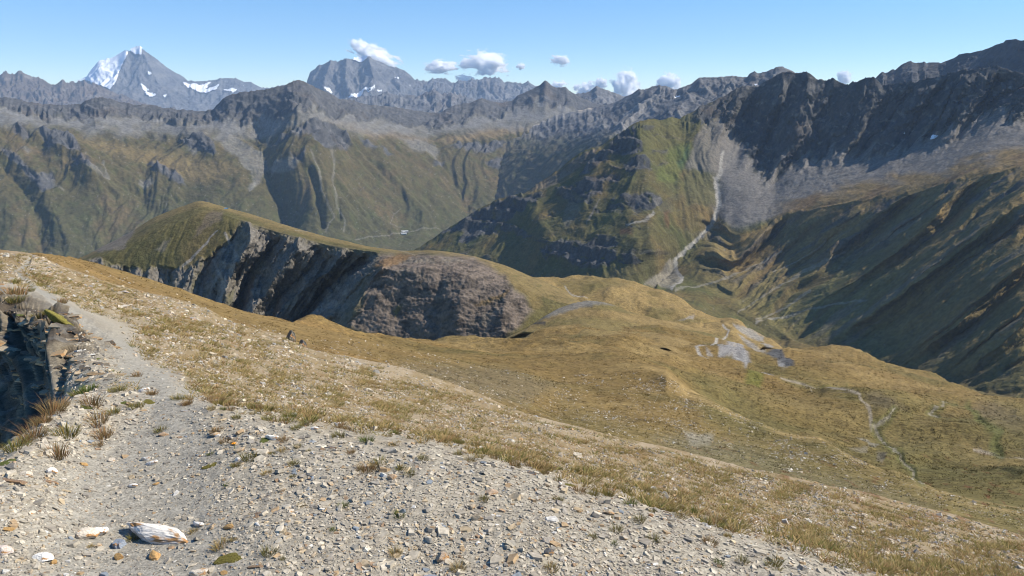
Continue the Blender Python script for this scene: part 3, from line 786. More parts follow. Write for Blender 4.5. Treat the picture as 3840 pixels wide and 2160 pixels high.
# lime meadow, scree basin and stream bed beside the pointed spur
for pts, c, s, k in [(zc([(1130, 730), (1300, 690), (1640, 640), (1720, 740), (1640, 860), (1480, 980), (1400, 1050), (1280, 1090), (1200, 930)], 1900, 150), (0.105, 0.098, 0.034), 14, .8),
                     (zc([(1420, 960), (1580, 900), (1640, 900), (1590, 1020), (1530, 1140), (1480, 1250), (1300, 1260), (1330, 1150)], 1900, 150), (0.115, 0.13, 0.034), 14, .7),
                     (zc([(1590, 930), (1500, 1080), (1530, 1140), (1600, 1000)], 1900, 150), (0.06, 0.1, 0.045), 10, .7),
                     (zc([(1740, 720), (2180, 660), (2080, 760), (2060, 900), (1900, 1000), (1860, 1160), (1600, 1150), (1560, 1120), (1650, 940), (1640, 850)], 1900, 150), (0.175, 0.158, 0.135), 10, .75),
                     (zc([(1560, 1180), (1860, 1180), (1840, 1449), (1560, 1449)], 1900, 150), (0.11, 0.10, 0.045), 12, .8),
                     (zc([(450, 1150), (680, 990), (830, 930), (780, 1000), (640, 1120), (480, 1230), (330, 1320), (200, 1330)], 1900, 150), (0.17, 0.135, 0.1), 7, .8),
                     (zc([(160, 1340), (350, 1320), (340, 1370), (200, 1370)], 1900, 150), (0.2, 0.14, 0.06), 5, .8),
                     (zc([(980, 480), (1100, 470), (1100, 520), (990, 540)], 1900, 650), HEATH, 9, .7), (zc([(1380, 330), (1430, 320), (1420, 470), (1390, 460)], 1900, 650), HEATH, 7, .6),
                     (zc([(640, 180), (560, 200), (480, 400), (520, 480), (640, 360)], 1900, 650), (0.16, 0.14, 0.1), 8, .7),
                     (zc([(700, 430), (760, 310), (820, 230), (780, 330), (700, 440)], 1900, 650), SCREE_WARM, 4, .8),
                     (zc([(1040, 440), (1200, 405), (1280, 320), (1290, 360), (1220, 420), (1080, 460)], 1900, 650), PALE, 3, .6),
                     (zc([(1480, 790), (1440, 740), (1380, 830), (1210, 975), (1430, 1060), (1520, 1010), (1550, 920)], 1900, 650), (0.24, 0.215, 0.165), 7, .85)]:
    col = mixc(col, poly_mask(wx, wy, pts, s) * k * (1 - rockm * 0.8), c)
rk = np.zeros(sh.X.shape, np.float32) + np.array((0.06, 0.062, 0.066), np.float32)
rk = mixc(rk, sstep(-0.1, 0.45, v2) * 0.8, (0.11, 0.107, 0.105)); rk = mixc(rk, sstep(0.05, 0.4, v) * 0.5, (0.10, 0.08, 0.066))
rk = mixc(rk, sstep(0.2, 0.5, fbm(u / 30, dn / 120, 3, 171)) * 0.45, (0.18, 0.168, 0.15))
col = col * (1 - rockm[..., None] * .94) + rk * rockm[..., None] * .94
for pts, w0, w1 in [(zc([(1900, 980), (1870, 1090), (1880, 1160), (1830, 1240), (1850, 1350), (1870, 1449)], 1900, 150), 6, 10),
                    (zc([(1835, 40), (1850, 150), (1865, 250), (1840, 340), (1790, 450), (1700, 560), (1580, 660), (1480, 760), (1490, 850), (1540, 920), (1530, 960), (1450, 1050)], 1900, 650), 10, 7),
                    (zc([(1480, 1070), (1700, 990), (2000, 900), (2400, 690)], 1900, 650), 5, 4),
                    (zc([(2190, 1320), (2400, 1270), (2570, 1235)], 1900, 650), 4, 4), (zc([(220, 1320), (600, 1220), (900, 1150), (1200, 1110)], 2740, 650), 4, 4),
                    (zc([(220, 1300), (480, 1180), (620, 1080), (700, 1030)], 2740, 650), 4, 5), (zc([(60, 1240), (300, 1060), (640, 860), (1000, 690)], 2740, 650), 3, 5), (zc([(830, 590), (770, 660), (560, 780), (380, 870)], 2740, 650), 3, 3)]:
    dd, s, t = line_dist(wx * .3 + sh.PX * .7, wy * .3 + sh.PY * .7, pts)
    wd = w0 + (w1 - w0) * t
    col = mixc(col, sstep(wd * 1.25, wd * 0.5, dd + wd * 0.7 * fbm(sh.PX / 14, sh.PY / 14, 3, 174)) * (0.85 if w0 >= 6 else 0.38), (0.33, 0.31, 0.27))
st = fbm(sh.PX / 8, sh.PY / 8, 3, 173)
col = mixc(col, (st > 0.5) * (1 - rockm) * 0.4, SCREE)
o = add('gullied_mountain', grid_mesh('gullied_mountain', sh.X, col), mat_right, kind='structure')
for pts in [zc([(1750, 1003), (1762, 965), (1822, 958), (1790, 985)], 2740, 100), zc([(1500, 955), (1515, 935), (1533, 935)], 2740, 100), zc([(918, 1128), (940, 1112), (942, 1118)], 2740, 100), zc([(380, 738), (398, 720), (396, 732)], 2740, 100)]:
    snow_child(o, sh, poly_mask(sh.PX, sh.PY, pts, 2.0), 'snow_patch', mat_snow, 3, 0.4)

# ------------------------------------------------------------------ rounded hill with the eroded cliff
mat_hill = terrain_mat('hill_cover', 14, 3, 0.45, 0.9, 3)
H2 = [(100, 1080, 1180), (310, 985, 1140), (480, 905, 1140), (600, 850, 1130), (740, 805, 1120), (860, 812, 1090), (1000, 862, 1040), (1100, 892, 1000), (1240, 928, 950), (1380, 948, 900), (1500, 968, 870), (1620, 962, 850), (1750, 985, 820), (1880, 1030, 790), (1980, 1075, 780), (2080, 1120, 770), (2180, 1150, 770), (2350, 1220, 790)]
H3 = [(100, 1060, 1270), (200, 1010, 1260), (310, 963, 1250), (400, 916, 1255), (480, 876, 1260), (540, 838, 1260), (580, 813, 1260), (660, 782, 1250), (740, 753, 1240), (760, 752, 1235), (830, 773, 1210), (960, 808, 1160), (1100, 853, 1110), (1180, 876, 1080), (1260, 896, 1050), (1390, 926, 1000), (1500, 941, 970), (1620, 939, 945), (1700, 946, 930), (1800, 966, 905), (1900, 997, 885), (1980, 1032, 870), (2050, 1057, 860), (2130, 1097, 850), (2200, 1140, 840), (2350, 1210, 830)]
H1 = below(H2, [(100, 1120, .7), (300, 1060, .7), (500, 1060, .75), (700, 1090, .8), (900, 1110, .95), (1100, 1160, 1.05), (1400, 1210, .72), (1700, 1200, .5), (1950, 1200, .42), (2150, 1180, .5), (2350, 1240, .4)])
H0 = below(H1, [(100, 1250, .7), (700, 1360, .7), (1400, 1450, .7), (2000, 1450, .6), (2350, 1400, .4)])
sh = Sheet([H0, H1, H2, H3, behind(H3, 90, 1.22)], 140, 2330, 2.8, 2.8, smooth=6, sharp=(), jag={3: [(2, 60, 'f')]})
top = np.interp(sh.PX, sh.cols, sh.crests[2])
dn = sh.PY - top
mk = sstep(2.1, 1.8, sh.T) * sstep(0.0, 0.6, sh.T)
shear = np.interp(sh.PX, [300, 800, 1000, 1300, 1700], [0.15, 0.35, 0.55, 0.8, 0.6])
u = sh.PX + shear * dn + 22 * fbm(sh.PX / 110, sh.PY / 110, 4, 201)
cliff = sstep(870, 950, sh.PX + 0.25 * dn + 40 * fbm(sh.PX / 60, sh.PY / 60, 3, 205)) * sstep(1520, 1380, sh.PX + 0.55 * dn) * mk
cliff_l = sstep(300, 340, sh.PX) * sstep(1000, 860, sh.PX) * sstep(-12, 14, sh.PY - np.interp(sh.PX, [300, 430, 560, 700, 790, 850, 900], [945, 995, 1012, 1000, 965, 915, 850]) + 34 * fbm(sh.PX / 46, sh.PY / 60, 3, 204)) * mk
for wl, a, sd in ((170, 50, 1), (70, 18, 2), (26, 5, 3)):
    p = u / wl + 0.8 * fbm(u / (wl * 2.3), dn / 300, 2, 210 + sd)
    f = p - np.floor(p)
    tri = np.where(f < 0.55, f / 0.55, (1 - f) / 0.45)
    sh.push(-a * (tri - 0.5) * (cliff + 0.5 * cliff_l) * sstep(-10, 40, dn))
# the brown spur and the deep recess on its left
d, s, t = line_dist(sh.PX, sh.PY, [(1500, 955), (1440, 990), (1385, 1060), (1340, 1140), (1290, 1230)])
sh.push((-75 * np.exp(-np.maximum(0, -s * d) / 40) * np.exp(-np.maximum(0, s * d) / 240)) * mk * sstep(-10, 50, dn))
d, s, t = line_dist(sh.PX, sh.PY, [(1350, 960), (1280, 1010), (1200, 1110), (1110, 1220)])
sh.push(42 * np.exp(-(d / 80) ** 2) * mk * sstep(-10, 60, dn))
for pts, a, wd in [([(1650, 985), (1655, 1060), (1640, 1150), (1650, 1260)], 26, 26), ([(1430, 1090), (1500, 1200), (1560, 1280)], 14, 30)]:
    d, s, t = line_dist(sh.PX, sh.PY, pts); sh.push(0.3 * a * np.exp(-np.sqrt(d * d + 64) / wd) * mk)
for pts, a, wd in [([(1940, 1060), (1900, 1120), (1880, 1200)], 28, 40), ([(1780, 1010), (1740, 1090), (1720, 1180)], 16, 40)]:
    d, s, t = line_dist(sh.PX, sh.PY, pts); sh.push(-0.4 * a * np.exp(-np.sqrt(d * d + 64) / wd) * mk)
wx, wy = sh.warp(14, 50, 33)
gx, gy, n = sh.grad()
stony = poly_mask(wx, wy, zc([(1000, 590), (1240, 600), (1480, 590), (1560, 610), (1700, 610), (1840, 640), (2080, 770), (2150, 860), (2250, 960), (2330, 1090), (2200, 1250), (1800, 1450), (1300, 1450), (700, 1220), (820, 1060), (900, 760)], 1000, 700), 16)
rockm = np.clip(np.maximum(np.maximum(cliff * (1 - stony), cliff_l), 0), 0, 1)
e = gully(sh, gx, gy, 42, 6, 221)
rd = ridged(u / 60, sh.PY / 52 + sh.PX / 240, 5, 222) - 0.4
fade = sstep(3.4, 2.9, sh.T)
h = e * (0.22 + 0.8 * rockm) * (1 - 0.9 * stony) + rd * (0.5 + 2.2 * rockm) * (1 - 0.8 * stony) + 4.5 * stony * fbm(sh.X[..., 0] / 26, (sh.X[..., 2] + 0.75 * sh.X[..., 1]) / 20, 5, 229)
h = h + 1.5 * fbm(sh.X[..., 0] / 4, (sh.X[..., 2] + 0.75 * sh.X[..., 1]) / 4, 3, 223) * (stony + rockm)
sh.lift(h * fade * (0.25 + 0.75 * sstep(2.2, 1.9, sh.T)), n, 0.7)
v = fbm(sh.X[..., 0] / 50, sh.X[..., 1] / 50, 5, 225); v2 = fbm(sh.X[..., 0] / 12, (sh.X[..., 2] + 0.75 * sh.X[..., 1]) / 10, 5, 226)
col = np.zeros(sh.X.shape, np.float32) + np.array((0.125, 0.105, 0.043), np.float32)
col = mixc(col, sstep(0, 0.4, v) * 0.6, (0.155, 0.115, 0.05)); col = mixc(col, sstep(0, -0.4, v) * 0.5, (0.095, 0.09, 0.034))
gold = sstep(2.25, 2.5, sh.T) + sstep(1600, 1800, sh.PX) * sstep(1.7, 1.9, sh.T)
col = mixc(col, gold * 0.8, (0.21, 0.155, 0.066))
col = mixc(col, gold * sstep(0.1, 0.45, v2) * 0.5, GRASS_OLIVE)
col = mixc(col, poly_mask(wx, wy, zc([(700, 830), (950, 660), (1170, 540), (1180, 600), (1130, 720), (1080, 780), (980, 800), (850, 800)], 0, 600), 6) * 0.75, (0.2, 0.17, 0.14))
col = mixc(col, poly_mask(wx, wy, zc([(1730, 600), (1850, 450), (1960, 450), (1950, 520), (1820, 590), (1700, 680)], 0, 600), 6) * 0.55, (0.17, 0.13, 0.1))
col = mixc(col, poly_mask(wx, wy, zc([(1360, 780), (1440, 710), (1500, 700), (1420, 800)], 0, 600), 6) * 0.5, SCREE_WARM)
rk = np.zeros(sh.X.shape, np.float32) + np.array((0.175, 0.157, 0.132), np.float32)
rk = mixc(rk, sstep(0, 0.5, v2) * 0.7, (0.26, 0.235, 0.2)); rk = mixc(rk, sstep(0, -0.5, v2) * 0.6, ROCK_DARK)
rk = mixc(rk, sstep(0.1, 0.45, fbm(u / 60, dn / 160, 4, 227)) * sstep(1150, 900, sh.PX) * 0.6, (0.12, 0.11, 0.05))
col = col * (1 - rockm[..., None] * .95) + rk * rockm[..., None] * .95
for pts, w in [(zc([(1970, 640), (2080, 850), (2040, 950), (1960, 1060), (1960, 1180), (1920, 1250)], 0, 600), 9), (zc([(1900, 620), (1720, 830), (1600, 930)], 0, 600), 4),
               (zc([(1850, 860), (1940, 1020), (1960, 1100)], 0, 600), 6), (zc([(1770, 1090), (1760, 1190)], 0, 600), 5), (zc([(400, 1130), (600, 1020)], 1000, 700), 8)]:
    d, s, t = line_dist(wx * .5 + sh.PX * .5, wy * .5 + sh.PY * .5, pts)
    col = mixc(col, sstep(w * (0.8 + t), w * (0.4 + .5 * t), d) * 0.85, (0.27, 0.245, 0.21))
sc = np.zeros(sh.X.shape, np.float32) + np.array((0.168, 0.134, 0.108), np.float32)
sc = mixc(sc, sstep(-0.05, 0.4, v2) * 0.6, (0.21, 0.17, 0.135)); sc = mixc(sc, sstep(0.05, -0.4, v2) * 0.8, (0.07, 0.06, 0.052))
sc = mixc(sc, sstep(0.1, 0.4, v) * 0.5, (0.2, 0.18, 0.14))
col = col * (1 - stony[..., None] * .95) + sc * stony[..., None] * .95
for pts, c in [(zc([(920, 690), (1150, 590), (1300, 600), (1120, 680), (960, 720)], 1000, 700), (0.19, 0.115, 0.05)), (zc([(1830, 1030), (2000, 960), (2130, 900), (2080, 970), (1900, 1050)], 1000, 700), (0.17, 0.115, 0.05)),
               (zc([(1110, 1090), (1180, 1030), (1190, 1060), (1130, 1140)], 1000, 700), (0.13, 0.11, 0.045)), (zc([(2130, 800), (2260, 870), (2400, 950), (2430, 1040), (2340, 1080), (2280, 960), (2180, 880)], 1000, 700), (0.17, 0.125, 0.052))]:
    col = mixc(col, poly_mask(wx, wy, pts, 7) * 0.8, c)
tr, s, t = line_dist(sh.PX, sh.PY, zc([(250, 385), (420, 395), (640, 440), (900, 490), (1100, 540), (1300, 600)], 1000, 700))
col = mixc(col, sstep(2.6, 1.0, tr) * 0.45, (0.3, 0.26, 0.19))
st = fbm(sh.PX / 6, sh.PY / 6, 2, 228)
col = mixc(col, (st > 0.52) * (1 - rockm) * 0.3, (0.09, 0.07, 0.035))
add('rounded_hill', grid_mesh('rounded_hill', sh.X, col), mat_hill, kind='structure')
HILL = sh

# ------------------------------------------------------------------ grassy plateau, knoll and bowl
mat_meadow = terrain_mat('dry_meadow', 3.5, 0.9, 0.6, 1.0, 0.9)


# bare scars and the ravine in the turf, as (outline, colour, softness, strength)
SCARS = [(zc([(480, 112), (560, 140), (700, 215), (700, 245), (600, 205), (500, 150)], 2500, 1150, .52), (0.29, 0.275, 0.245), 5, .8), (zc([(515, 195), (560, 205), (640, 280), (730, 355), (640, 335), (560, 260)], 2500, 1150, .52), (0.28, 0.262, 0.23), 5, .75),
         (zc([(675, 255), (740, 255), (775, 300), (735, 325)], 2500, 1150, .52), (0.3, 0.28, 0.25), 4, .75), (zc([(365, 275), (450, 272), (545, 300), (615, 382), (570, 425), (470, 345), (375, 352)], 2500, 1150, .52), (0.285, 0.28, 0.275), 6, .82),
         (zc([(275, 308), (345, 347), (300, 350)], 2500, 1150, .52), (0.3, 0.28, 0.25), 3, .7), (zc([(715, 352), (780, 322), (885, 358), (925, 412), (885, 436), (800, 395)], 2500, 1150, .52), (0.085, 0.085, 0.085), 5, .92),
         (zc([(800, 395), (860, 410), (880, 440), (830, 445)], 2500, 1150, .52), (0.33, 0.32, 0.3), 4, .8), (zc([(630, 445), (700, 480), (770, 503), (700, 505)], 2500, 1150, .52), (0.34, 0.32, 0.29), 4, .8)]
TRACKS = [(zc([(405, 140), (450, 180), (430, 230), (330, 270), (290, 290), (200, 300), (290, 370)], 2500, 1150, .52), 3.6)]


def scars(sh, col):
    ax, ay = sh.warp(7, 26, 444)
    for pts, c, s, k in SCARS:
        col = mixc(col, poly_mask(ax, ay, pts, s) * k, c)
    for pts, w in TRACKS:
        d, s, t = line_dist(sh.PX, sh.PY, pts)
        col = mixc(col, sstep(w * 1.3, w * .5, d) * 0.9, (0.36, 0.33, 0.28))
    return col


def meadow_col(sh, seed, base=GRASS_BROWN, scale=1.0):
    x, y = sh.X[..., 0], sh.X[..., 1]
    v = fbm(x / (60 * scale), y / (60 * scale), 5, seed); v2 = fbm(x / (14 * scale), y / (14 * scale), 4, seed + 1); v3 = fbm(x / (120 * scale), y / (120 * scale), 3, seed + 2)
    col = np.zeros(sh.X.shape, np.float32) + np.array(base, np.float32)
    col = mixc(col, sstep(0.0, 0.4, v) * 0.6, (0.285, 0.205, 0.085)); col = mixc(col, sstep(0.0, -0.4, v) * 0.65, (0.115, 0.102, 0.038))
    col = mixc(col, sstep(0.1, 0.45, v3) * 0.5, (0.16, 0.135, 0.05)); col = mixc(col, sstep(0.2, 0.6, v2) * 0.4, (0.30, 0.22, 0.095)); col = mixc(col, sstep(-0.2, -0.6, v2) * 0.4, (0.11, 0.07, 0.035))
    return col, v, v2, v3


P0 = [(1900, 1360, 640), (2300, 1360, 640), (2700, 1380, 640), (3100, 1420, 640)]
P1 = [(1900, 1180, 760), (2300, 1180, 760), (2600, 1240, 730), (2800, 1310, 690), (3100, 1400, 660)]
P2 = [(1900, 1060, 880), (1990, 1045, 890), (2040, 1040, 900), (2150, 1036, 920), (2250, 1045, 920), (2350, 1052, 920), (2450, 1080, 900), (2530, 1110, 880), (2620, 1168, 850), (2680, 1187, 830), (2720, 1189, 820), (2770, 1196, 800), (2800, 1225, 790), (2860, 1260, 770), (2920, 1293, 740), (2960, 1320, 720), (3100, 1390, 690)]
sh = Sheet([P0, P1, P2, behind(P2, 120, 1.22)], 1900, 3080, 3, 3, smooth=4, jag={2: [(2, 50, 'f')]})
for pts, a, wd in [([(2040, 1060), (2200, 1130), (2400, 1180)], 4, 30), ([(2300, 1100), (2480, 1150), (2700, 1230)], -6, 40), ([(2860, 1330), (2900, 1345), (2960, 1370)], 35, 16), ([(2640, 1215), (2700, 1205)], 12, 10)]:
    d, s, t = line_dist(sh.PX, sh.PY, pts); sh.push(a * np.exp(-(d / wd) ** 2))
x, y = sh.X[..., 0], sh.X[..., 1]
sh.lift(5 * fbm(x / 45, y / 70, 4, 241) + 3 * (ridged(x / 50 + 9, y / 60, 3, 242) - .4))
col, v, v2, v3 = meadow_col(sh, 243, (0.285, 0.2, 0.08))
wx, wy = sh.warp(9, 40, 44)
col = mixc(col, sstep(60, 0, sh.PY - np.interp(sh.PX, sh.cols, sh.crests[2])) * 0.5, GRASS_GOLD)
for pts, c, s, k in [
                     (zc([(1500, 1280), (1650, 1240), (1640, 1275)], 1900, 650), (0.32, 0.29, 0.25), 4, .7), (zc([(400, 930), (800, 910), (1100, 960), (700, 1060), (500, 1010)], 1900, 650), GRASS_OLIVE, 16, .5)]:
    col = mixc(col, poly_mask(wx, wy, pts, s) * k, c)
for pts, w in [(zc([(510, 980), (570, 1050), (650, 1080), (710, 1105)], 1900, 650), 2.2)]:
    d, s, t = line_dist(sh.PX, sh.PY, pts); col = mixc(col, sstep(w * 1.3, w * .5, d) * 0.9, (0.36, 0.34, 0.3))
col = scars(sh, col)
add('grassy_plateau_hill', grid_mesh('grassy_plateau_hill', sh.X, col), mat_meadow, kind='structure')

K0 = [(1600, 1420, 400), (1850, 1350, 420), (2000, 1330, 430), (2200, 1290, 440), (2500, 1310, 440), (2800, 1390, 430), (3000, 1440, 430)]
K1 = [(1600, 1360, 480), (1700, 1330, 500), (1790, 1302, 520), (1860, 1283, 540), (1930, 1253, 560), (2000, 1215, 590), (2080, 1165, 620), (2150, 1135, 640), (2200, 1126, 650), (2260, 1131, 650), (2300, 1145, 645), (2350, 1168, 640), (2500, 1203, 620), (2650, 1243, 600), (2800, 1300, 580), (3000, 1400, 560)]
sh = Sheet([K0, [(x, y * .5 + y0 * .5 - 8, r * .5 + r0 * .5) for (x, y, r), y0, r0 in zip(K1, np.interp([q[0] for q in K1], [q[0] for q in K0], [q[1] for q in K0]), np.interp([q[0] for q in K1], [q[0] for q in K0], [q[2] for q in K0]))], K1, behind(K1, 90, 1.3)], 1620, 2960, 3, 3, smooth=6)
for pts, a, wd in [([(1800, 1300), (1880, 1285), (1960, 1265), (2050, 1262)], 26, 12), ([(2240, 1135), (2400, 1230), (2520, 1300)], -10, 40)]:
    d, s, t = line_dist(sh.PX, sh.PY, pts); sh.push(a * np.exp(-(d / wd) ** 2))
x, y = sh.X[..., 0], sh.X[..., 1]
sh.lift(2.5 * fbm(x / 40, y / 50, 4, 251) + 0.8 * fbm(x / 9, y / 9, 3, 252))
col, v, v2, v3 = meadow_col(sh, 253, (0.235, 0.165, 0.066))
wx, wy = sh.warp(8, 30, 54)
for pts, c, s, k in [(zc([(100, 1320), (300, 1220), (500, 1160), (650, 1115), (780, 1108), (950, 1160), (820, 1145), (600, 1180), (350, 1270)], 1900, 650), (0.2, 0.19, 0.17), 6, .75),
                     (zc([(1750, 1270), (1900, 1200), (2100, 1130), (2300, 1110), (2200, 1160), (2150, 1260), (1950, 1275)], 1000, 700), (0.095, 0.09, 0.08), 5, .85), (zc([(2150, 1240), (2250, 1185), (2450, 1190), (2440, 1215), (2280, 1215)], 1000, 700), (0.07, 0.062, 0.055), 4, .9),
                     (zc([(1730, 1380), (1800, 1330), (1900, 1310), (1950, 1380)], 1000, 700), (0.06, 0.06, 0.06), 4, .9)]:
    col = mixc(col, poly_mask(wx, wy, pts, s) * k, c)
col = scars(sh, col)
add('grassy_knoll_hill', grid_mesh('grassy_knoll_hill', sh.X, col), mat_meadow, kind='structure')

# the bowl below the ridge
M0 = [(-500, 1090, 62), (150, 1060, 56), (428, 1150, 60), (856, 1290, 62), (1150, 1390, 62), (1556, 1480, 62), (1963, 1620, 60), (2300, 1720, 56), (2700, 1820, 54), (3193, 1940, 50), (3840, 2110, 46), (4300, 2200, 45)]
M1 = [(-500, 1020, 75), (0, 1000, 70), (150, 985, 65), (300, 1030, 75), (600, 1130, 80), (900, 1215, 85), (1150, 1290, 90), (1428, 1345, 95), (1813, 1450, 100), (2100, 1550, 105), (2400, 1600, 105), (2800, 1690, 105), (3193, 1780, 102), (3500, 1860, 98), (3840, 1940, 95), (4300, 2030, 92)]
M2 = [(-500, 965, 88), (0, 962, 80), (150, 960, 71), (300, 985, 95), (600, 1080, 120), (900, 1180, 140), (1150, 1240, 160), (1428, 1300, 180), (1813, 1370, 190), (2100, 1400, 200), (2350, 1390, 215), (2500, 1402, 215), (2578, 1462, 202), (2666, 1493, 196), (2760, 1545, 186), (2812, 1571, 180), (2864, 1587, 175), (2926, 1612, 170), (3000, 1627, 166), (3067, 1633, 164), (3124, 1659, 160), (3176, 1700, 154), (3249, 1737, 148), (3311, 1763, 145), (3358, 1766, 145), (3415, 1790, 142), (3462, 1815, 138), (3514, 1836, 135), (3650, 1875, 130), (3840, 1905, 130), (4300, 1970, 125)]
M3 = [(-500, 955, 92), (0, 957, 83), (150, 954, 73), (300, 976, 104), (600, 1066, 140), (900, 1172, 175), (1150, 1215, 220), (1428, 1272, 240), (1813, 1325, 260), (2100, 1350, 270), (2350, 1370, 255), (2500, 1412, 255), (2578, 1475, 250), (2760, 1572, 235), (3000, 1662, 215), (3249, 1765, 200), (3462, 1845, 188), (3840, 1900, 180), (4300, 1965, 175)]
M4 = [(-500, 950, 93), (0, 955, 84), (150, 952, 74.5), (300, 973, 107), (600, 1058, 146), (900, 1169, 185), (1150, 1203, 245), (1428, 1258, 290), (1813, 1302, 340), (2100, 1300, 380), (2350, 1310, 380), (2500, 1335, 380), (2760, 1440, 340), (3000, 1530, 310), (3249, 1600, 295), (3462, 1650, 285), (3840, 1720, 270), (4300, 1800, 250)]
M5 = [(-500, 946, 94), (0, 953, 85), (150, 951, 75.5), (300, 971, 109), (600, 1056, 148), (900, 1167, 188), (1150, 1199, 255), (1428, 1254, 300), (1813, 1294, 390), (2100, 1250, 470), (2350, 1260, 480), (2500, 1290, 470), (2760, 1350, 440), (3000, 1400, 420), (3249, 1430, 410), (3462, 1480, 400), (3840, 1590, 380), (4300, 1680, 360)]
M6 = [(-500, 940, 95), (-200, 942, 90), (0, 950, 86), (150, 949, 76.5), (257, 961, 105), (406, 1001, 125), (556, 1049, 142), (727, 1113, 162), (898, 1165, 190), (1000, 1187, 215), (1043, 1198, 225), (1150, 1195, 262), (1214, 1204, 270), (1300, 1221, 280), (1428, 1251, 305), (1535, 1264, 330), (1620, 1270, 350), (1727, 1289, 380), (1790, 1292, 400), (1860, 1289, 430), (1950, 1268, 470), (2100, 1235, 520), (2250, 1225, 540), (2400, 1230, 550), (2600, 1262, 540), (2750, 1300, 520), (2850, 1325, 530), (2920, 1318, 570), (2950, 1307, 600), (3050, 1304, 620), (3200, 1324, 610), (3320, 1374, 590), (3500, 1409, 570), (3680, 1469, 540), (3840, 1509, 520), (4300, 1620, 470)]
sh = Sheet([M0, M1, M2, M3, M4, M5, M6, behind(M6, 90, 1.25)], -400, 4240, 3.4, 3.0, smooth=5, keep=(2, 6), jag={6: [(2, 60, 'f')]})
inner = sstep(0.3, 1.0, sh.T)
for pts, a, wd in [([(2300, 1330), (2500, 1400), (2700, 1480)], -10, 30), ([(3100, 1710), (3250, 1735)], -3, 20), ([(3560, 1440), (3400, 1500), (3300, 1560)], -6, 30), ([(3100, 1470), (3300, 1500), (3600, 1560), (3840, 1600)], -7, 25),
                   ([(3330, 1690), (3500, 1660), (3700, 1700), (3840, 1760)], -9, 30), ([(1300, 1240), (1700, 1340), (2000, 1400)], -8, 30), ([(1950, 1300), (2300, 1330), (2600, 1400)], -9, 30)]:
    d, s, t = line_dist(sh.PX, sh.PY, pts); sh.push(a * np.exp(-(d / wd) ** 2) * inner)
BROOKS = [zc([(1710, 670), (1650, 680), (1610, 740), (1545, 770)], 2500, 1150, .52)] and [
    zc([(2080, 690), (2000, 680), (1990, 730), (1940, 740), (1890, 780), (1950, 800)], 2500, 1150, .52),
    zc([(1640, 780), (1600, 830), (1500, 850), (1560, 910), (1600, 960), (1700, 1020), (1690, 1080), (1720, 1120), (1780, 1160), (1790, 1220), (1840, 1270)], 2500, 1150, .52),
    zc([(2170, 700), (2230, 790), (2240, 840), (2310, 900), (2400, 930), (2360, 970), (2420, 1020)], 2500, 1150, .52)]
for b in BROOKS:
    d, s, t = line_dist(sh.PX, sh.PY, b)
    sh.push(2.5 * np.exp(-(d / 9) ** 2) * inner)
x, y = sh.X[..., 0], sh.X[..., 1]
near = sstep(120, 320, sh.R)
sh.lift((8.5 * fbm(x / 95, y / 80, 2, 267) * near + 1.6 * fbm(x / 34, y / 34, 3, 261) * (0.2 + near) + 3.0 * near * (ridged(x / 60 + y / 200, y / 34, 4, 264) - .4) + 0.30 * fbm(x / 7, y / 7, 3, 262) * (0.5 + near)) * sstep(0.2, 1.2, sh.T))
col, v, v2, v3 = meadow_col(sh, 263, (0.205, 0.138, 0.05))
wx, wy = sh.warp(18, 70, 64)
left = sstep(1900, 1200, sh.PX)
col = mixc(col, left * 0.6, (0.26, 0.165, 0.062))
